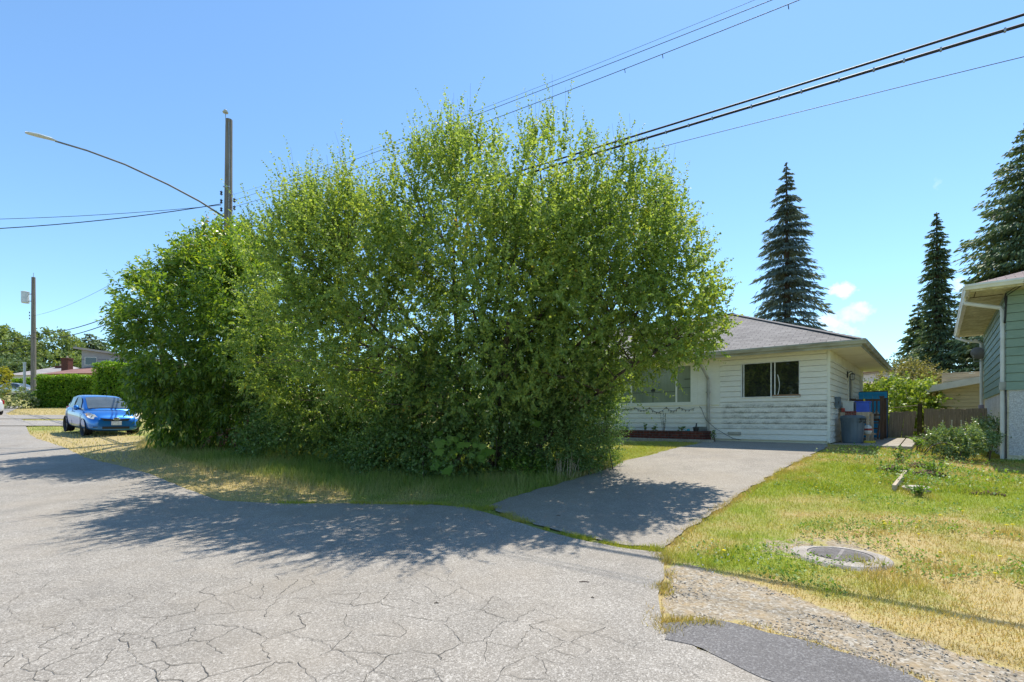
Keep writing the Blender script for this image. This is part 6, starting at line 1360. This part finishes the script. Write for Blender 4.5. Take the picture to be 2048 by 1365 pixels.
conifer('background_conifer', 'small dark conifer behind the grey two storey house', 180, 668, 115, 5.2, M['fir_leaf'], 8.0, lambda f: min(1, (1 - f) ** .55 * 1.2), 24, 9, 22, 1.0, .35, .25, .05, .15)
conifer('background_conifer', 'lower dark conifer right of its taller neighbour', 200, 676, 117, 4.2, M['fir_leaf'], 8.0, lambda f: min(1, (1 - f) ** .55 * 1.2), 22, 9, 20, 1.0, .35, .25, .05, .15)
def bghouse(name, label, x0, x1, y, dep, z0, ze, zr, rz, wall, roofm, kind='hip', wins=(), chim=()):
    cx = (x0 + x1) / 2; o = thing(name, label, 'house', (cx, y, z0), rz); w = (x1 - x0) / 2; h, r = ze - z0, zr - z0
    mb = MB(); mb.box(-w, w, 0, dep, -1.5, h); mb.build('wall', wall, o)
    e = .6; mb = MB(); A, B, C_, D_ = (-w - e, -e, h), (w + e, -e, h), (w + e, dep + e, h), (-w - e, dep + e, h)
    if kind == 'hip': i = min(w, dep / 2) * .95; R1_, R2_ = (-w + i, dep / 2, r), (w - i, dep / 2, r); mb.quad(A, B, R2_, R1_); mb.quad(B, C_, R2_); mb.quad(C_, D_, R1_, R2_); mb.quad(D_, A, R1_); mb.quad(D_, C_, B, A)
    elif kind == 'gable': R1_, R2_ = (0, -e, r), (0, dep + e, r); mb.quad(A, R1_, R2_, D_); mb.quad(R1_, B, C_, R2_); mb.quad((-w, -.02, h), (w, -.02, h), (0, -.02, r - .15)); mb.quad(D_, C_, B, A)
    elif kind == 'side': R1_, R2_ = (-w - e, dep / 2, r), (w + e, dep / 2, r); mb.quad(A, B, R2_, R1_); mb.quad(R1_, R2_, C_, D_); mb.quad(A, R1_, D_); mb.quad(B, C_, R2_); mb.quad(D_, C_, B, A)
    elif kind == 'mono': mb.hexa([(-w - e, -e, r - .25), (w + e, -e, h - .05), (w + e, dep + e, h - .05), (-w - e, dep + e, r - .25), (-w - e, -e, r), (w + e, -e, h + .2), (w + e, dep + e, h + .2), (-w - e, dep + e, r)]); 
    mb.build('roof', roofm, o)
    if kind == 'mono': mb = MB(); mb.hexa([(-w, 0, h - .1), (w, 0, h - .1), (w, dep, h - .1), (-w, dep, h - .1), (-w, 0, r - .3), (w, 0, h - .05), (w, dep, h - .05), (-w, dep, r - .3)]); mb.build('gable_wall', wall, o)
    for (a, b, c, d) in wins:
        mb = MB(); mb.box(a, b, -.06, -.005, c, d); wo = mb.build('window', M['bgwhite'], o); mb = MB(); mb.box(a + .1, b - .1, -.075, -.062, c + .1, d - .1); mb.build('pane', M['darkglass'], wo)
    for (a, yy, ww, zb, zt) in chim:
        mb = MB(); mb.box(a - ww / 2, a + ww / 2, yy, yy + ww * .8, zb, zt); mb.box(a - ww / 2 - .08, a + ww / 2 + .08, yy - .08, yy + ww * .8 + .08, zt, zt + .18); ch = mb.build('chimney', M['brick'], o); mb = MB(); mb.lathe([(.16, zt + .19), (.12, zt + .55)], 8, (a, yy + ww * .4, 0)); mb.build('chimney_pot', M['bgtan'], ch)
    return o
bghouse('distant_bungalow', 'distant white bungalow with pale grey hip roof and two brick chimneys', -80.5, -70.5, 80, 9, 5.3, 8.45, 10.45, -.05, M['bgwhite'], M['bgroof'], 'hip', ((-1.2, .6, 1.2, 2.4), (2.2, 3.6, 1.2, 2.4)), ((-.2, 3.2, 1.1, 2.5, 4.8), (2.9, 1.2, 1.15, 2.5, 5.9)))
bghouse('distant_red_roofed_house', 'distant house with red brown gable roof and tan wall above the hedge', -55.5, -47.5, 59, 10, 3.6, 6.8, 8.2, -.2, M['bgtan'], M['bgred'], 'side', ((-2.6, -1.2, 1.7, 2.7), (.4, 1.6, 1.7, 2.7)))
bghouse('distant_grey_house', 'distant grey two storey house with sloping pale roof', -55.6, -47.0, 65, 9, 4.1, 9.2, 10.75, .1, M['bggrey'], M['bgroof'], 'mono', ((-3.9, -2.4, 4.3, 5.4), (-.9, .4, 3.2, 5.2), (1.2, 2.6, 3.4, 5.0), (-3.6, -2.2, 1.0, 2.2)))
bghouse('distant_pinkish_roofed_house', 'distant house with faded pinkish roof beyond the blue screen', 27.5, 35.5, 40, 8, 0.9, 3.3, 4.75, -.15, M['bgwhite'], M['bgpink'], 'side', ((1, 2.2, .9, 1.9),))
bghouse('distant_flat_roofed_block', 'distant pale flat roofed block right of the white house eave', 33.6, 37.4, 45, 6, 1.0, 5.75, 6.1, .03, M['bgwhite'], M['bgpink'], 'mono', ((.6, 1.6, 3.4, 4.2),))
bgtree('pale low trees beyond the pinkish roof', [lobe(1738, 752, 20, 10, 70), lobe(1765, 750, 16, 9, 72)], 300, M['far_leaf'], .5)

# ================================================================== LIGHT, SKY, CAMERA
sv = Vector((.486 * .454, .873 * .454, .891)).normalized(); EL = math.asin(sv.z)
sl_ = bpy.data.lights.new('sun', 'SUN'); sl_.energy = 4.2; sl_.angle = math.radians(.53); sl_.color = (1, .94, .84)
so_ = bpy.data.objects.new('sun', sl_); COL.objects.link(so_); so_.rotation_euler = sv.to_track_quat('Z', 'Y').to_euler(); so_.location = sv * 60
w = bpy.data.worlds.new('World'); SC.world = w; w.use_nodes = True; nt = w.node_tree; nt.nodes.clear(); t = NT(nt)
sky = t.n('ShaderNodeTexSky', sky_type='NISHITA'); sky.sun_disc = False; sky.sun_elevation = EL; sky.sun_rotation = math.atan2(sv.x, sv.y); sky.air_density = 1.0; sky.dust_density = .15; sky.ozone_density = 3.0; sky.altitude = 0
hs = t.n('ShaderNodeHueSaturation'); hs.inputs['Saturation'].default_value = 1.0; hs.inputs['Value'].default_value = 1.0; tm = t.n('ShaderNodeMix', data_type='RGBA', blend_type='MULTIPLY'); tm.inputs[0].default_value = 1; t.l(sky.outputs[0], tm.inputs[6]); tm.inputs[7].default_value = (1.0, 1.21, 1.28, 1); t.l(tm.outputs[2], hs.inputs['Color'])
co = t.n('ShaderNodeTexCoord').outputs['Generated']; sx = t.n('ShaderNodeSeparateXYZ'); t.l(co, sx.inputs[0])
yy = t.math('MAXIMUM', sx.outputs[1], .01); u = t.math('DIVIDE', sx.outputs[0], yy); v = t.math('DIVIDE', sx.outputs[2], yy)
nz1 = t.noise(24, 6, co, .6); nz2 = t.noise(45, 4, co, .6); tot = None
u = t.math('ADD', u, t.math('MULTIPLY', t.math('SUBTRACT', t.noise(30, 5, co, .65), .5), .06)); co2 = t.n('ShaderNodeVectorMath', operation='ADD'); t.l(co, co2.inputs[0]); co2.inputs[1].default_value = (3.1, 1.7, .4); v = t.math('ADD', v, t.math('MULTIPLY', t.math('SUBTRACT', t.noise(34, 5, co2.outputs[0], .65), .5), .045))
for (px, py, a, b, k) in ((1684, 582, 26, 15, 1.0), (1668, 650, 34, 24, 1.0), (1690, 664, 26, 14, .8), (1722, 620, 34, 13, .75), (1700, 632, 34, 16, .6), (1915, 572, 24, 22, .75), (1740, 750, 34, 12, .9), (1877, 370, 8, 16, .22), (225, 640, 60, 20, .16)):
    du = t.math('DIVIDE', t.math('SUBTRACT', u, (px - CX) / F), a / F); dv = t.math('DIVIDE', t.math('SUBTRACT', v, (HZ - py) / F), b / F)
    r2 = t.math('ADD', t.math('MULTIPLY', du, du), t.math('MULTIPLY', dv, dv)); f = t.math('SUBTRACT', 1.0, r2)
    f = t.math('ADD', f, t.math('MULTIPLY', t.math('SUBTRACT', nz1, .5), 4.2)); f = t.math('ADD', f, t.math('MULTIPLY', t.math('SUBTRACT', nz2, .5), 2.2)); f = t.math('MULTIPLY', t.rng(f, 0, 1.7), k)
    f = t.math('MULTIPLY', f, t.math('LESS_THAN', r2, 4.0)); tot = f if tot is None else t.math('MAXIMUM', tot, f)
front_ = t.math('GREATER_THAN', sx.outputs[1], .05); tot = t.math('MULTIPLY', tot, front_)
cm_ = t.n('ShaderNodeMix', data_type='RGBA'); t.l(tot, cm_.inputs[0]); t.l(hs.outputs[0], cm_.inputs[6]); cm_.inputs[7].default_value = (7.2, 7.7, 8.3, 1)
bg = t.n('ShaderNodeBackground'); bg.inputs[1].default_value = .118; t.l(cm_.outputs[2], bg.inputs[0]); wo = t.n('ShaderNodeOutputWorld'); t.l(bg.outputs[0], wo.inputs[0])
SC.view_settings.view_transform = 'Standard'; SC.view_settings.look = 'None'; SC.view_settings.exposure = .62; SC.view_settings.gamma = 1
cd = bpy.data.cameras.new('camera'); cam = bpy.data.objects.new('camera', cd); COL.objects.link(cam)
cd.sensor_width = 36; cd.lens = 36 * F / 2048; cd.shift_y = (HZ - 682.5) / 2048; cd.clip_end = 2000; cd.clip_start = .05
cam.location = (0, 0, EYE); cam.rotation_euler = (math.pi / 2, 0, 0); SC.camera = cam
SC.cycles.max_bounces = 8; SC.cycles.transparent_max_bounces = 8; SC.cycles.use_denoising = True
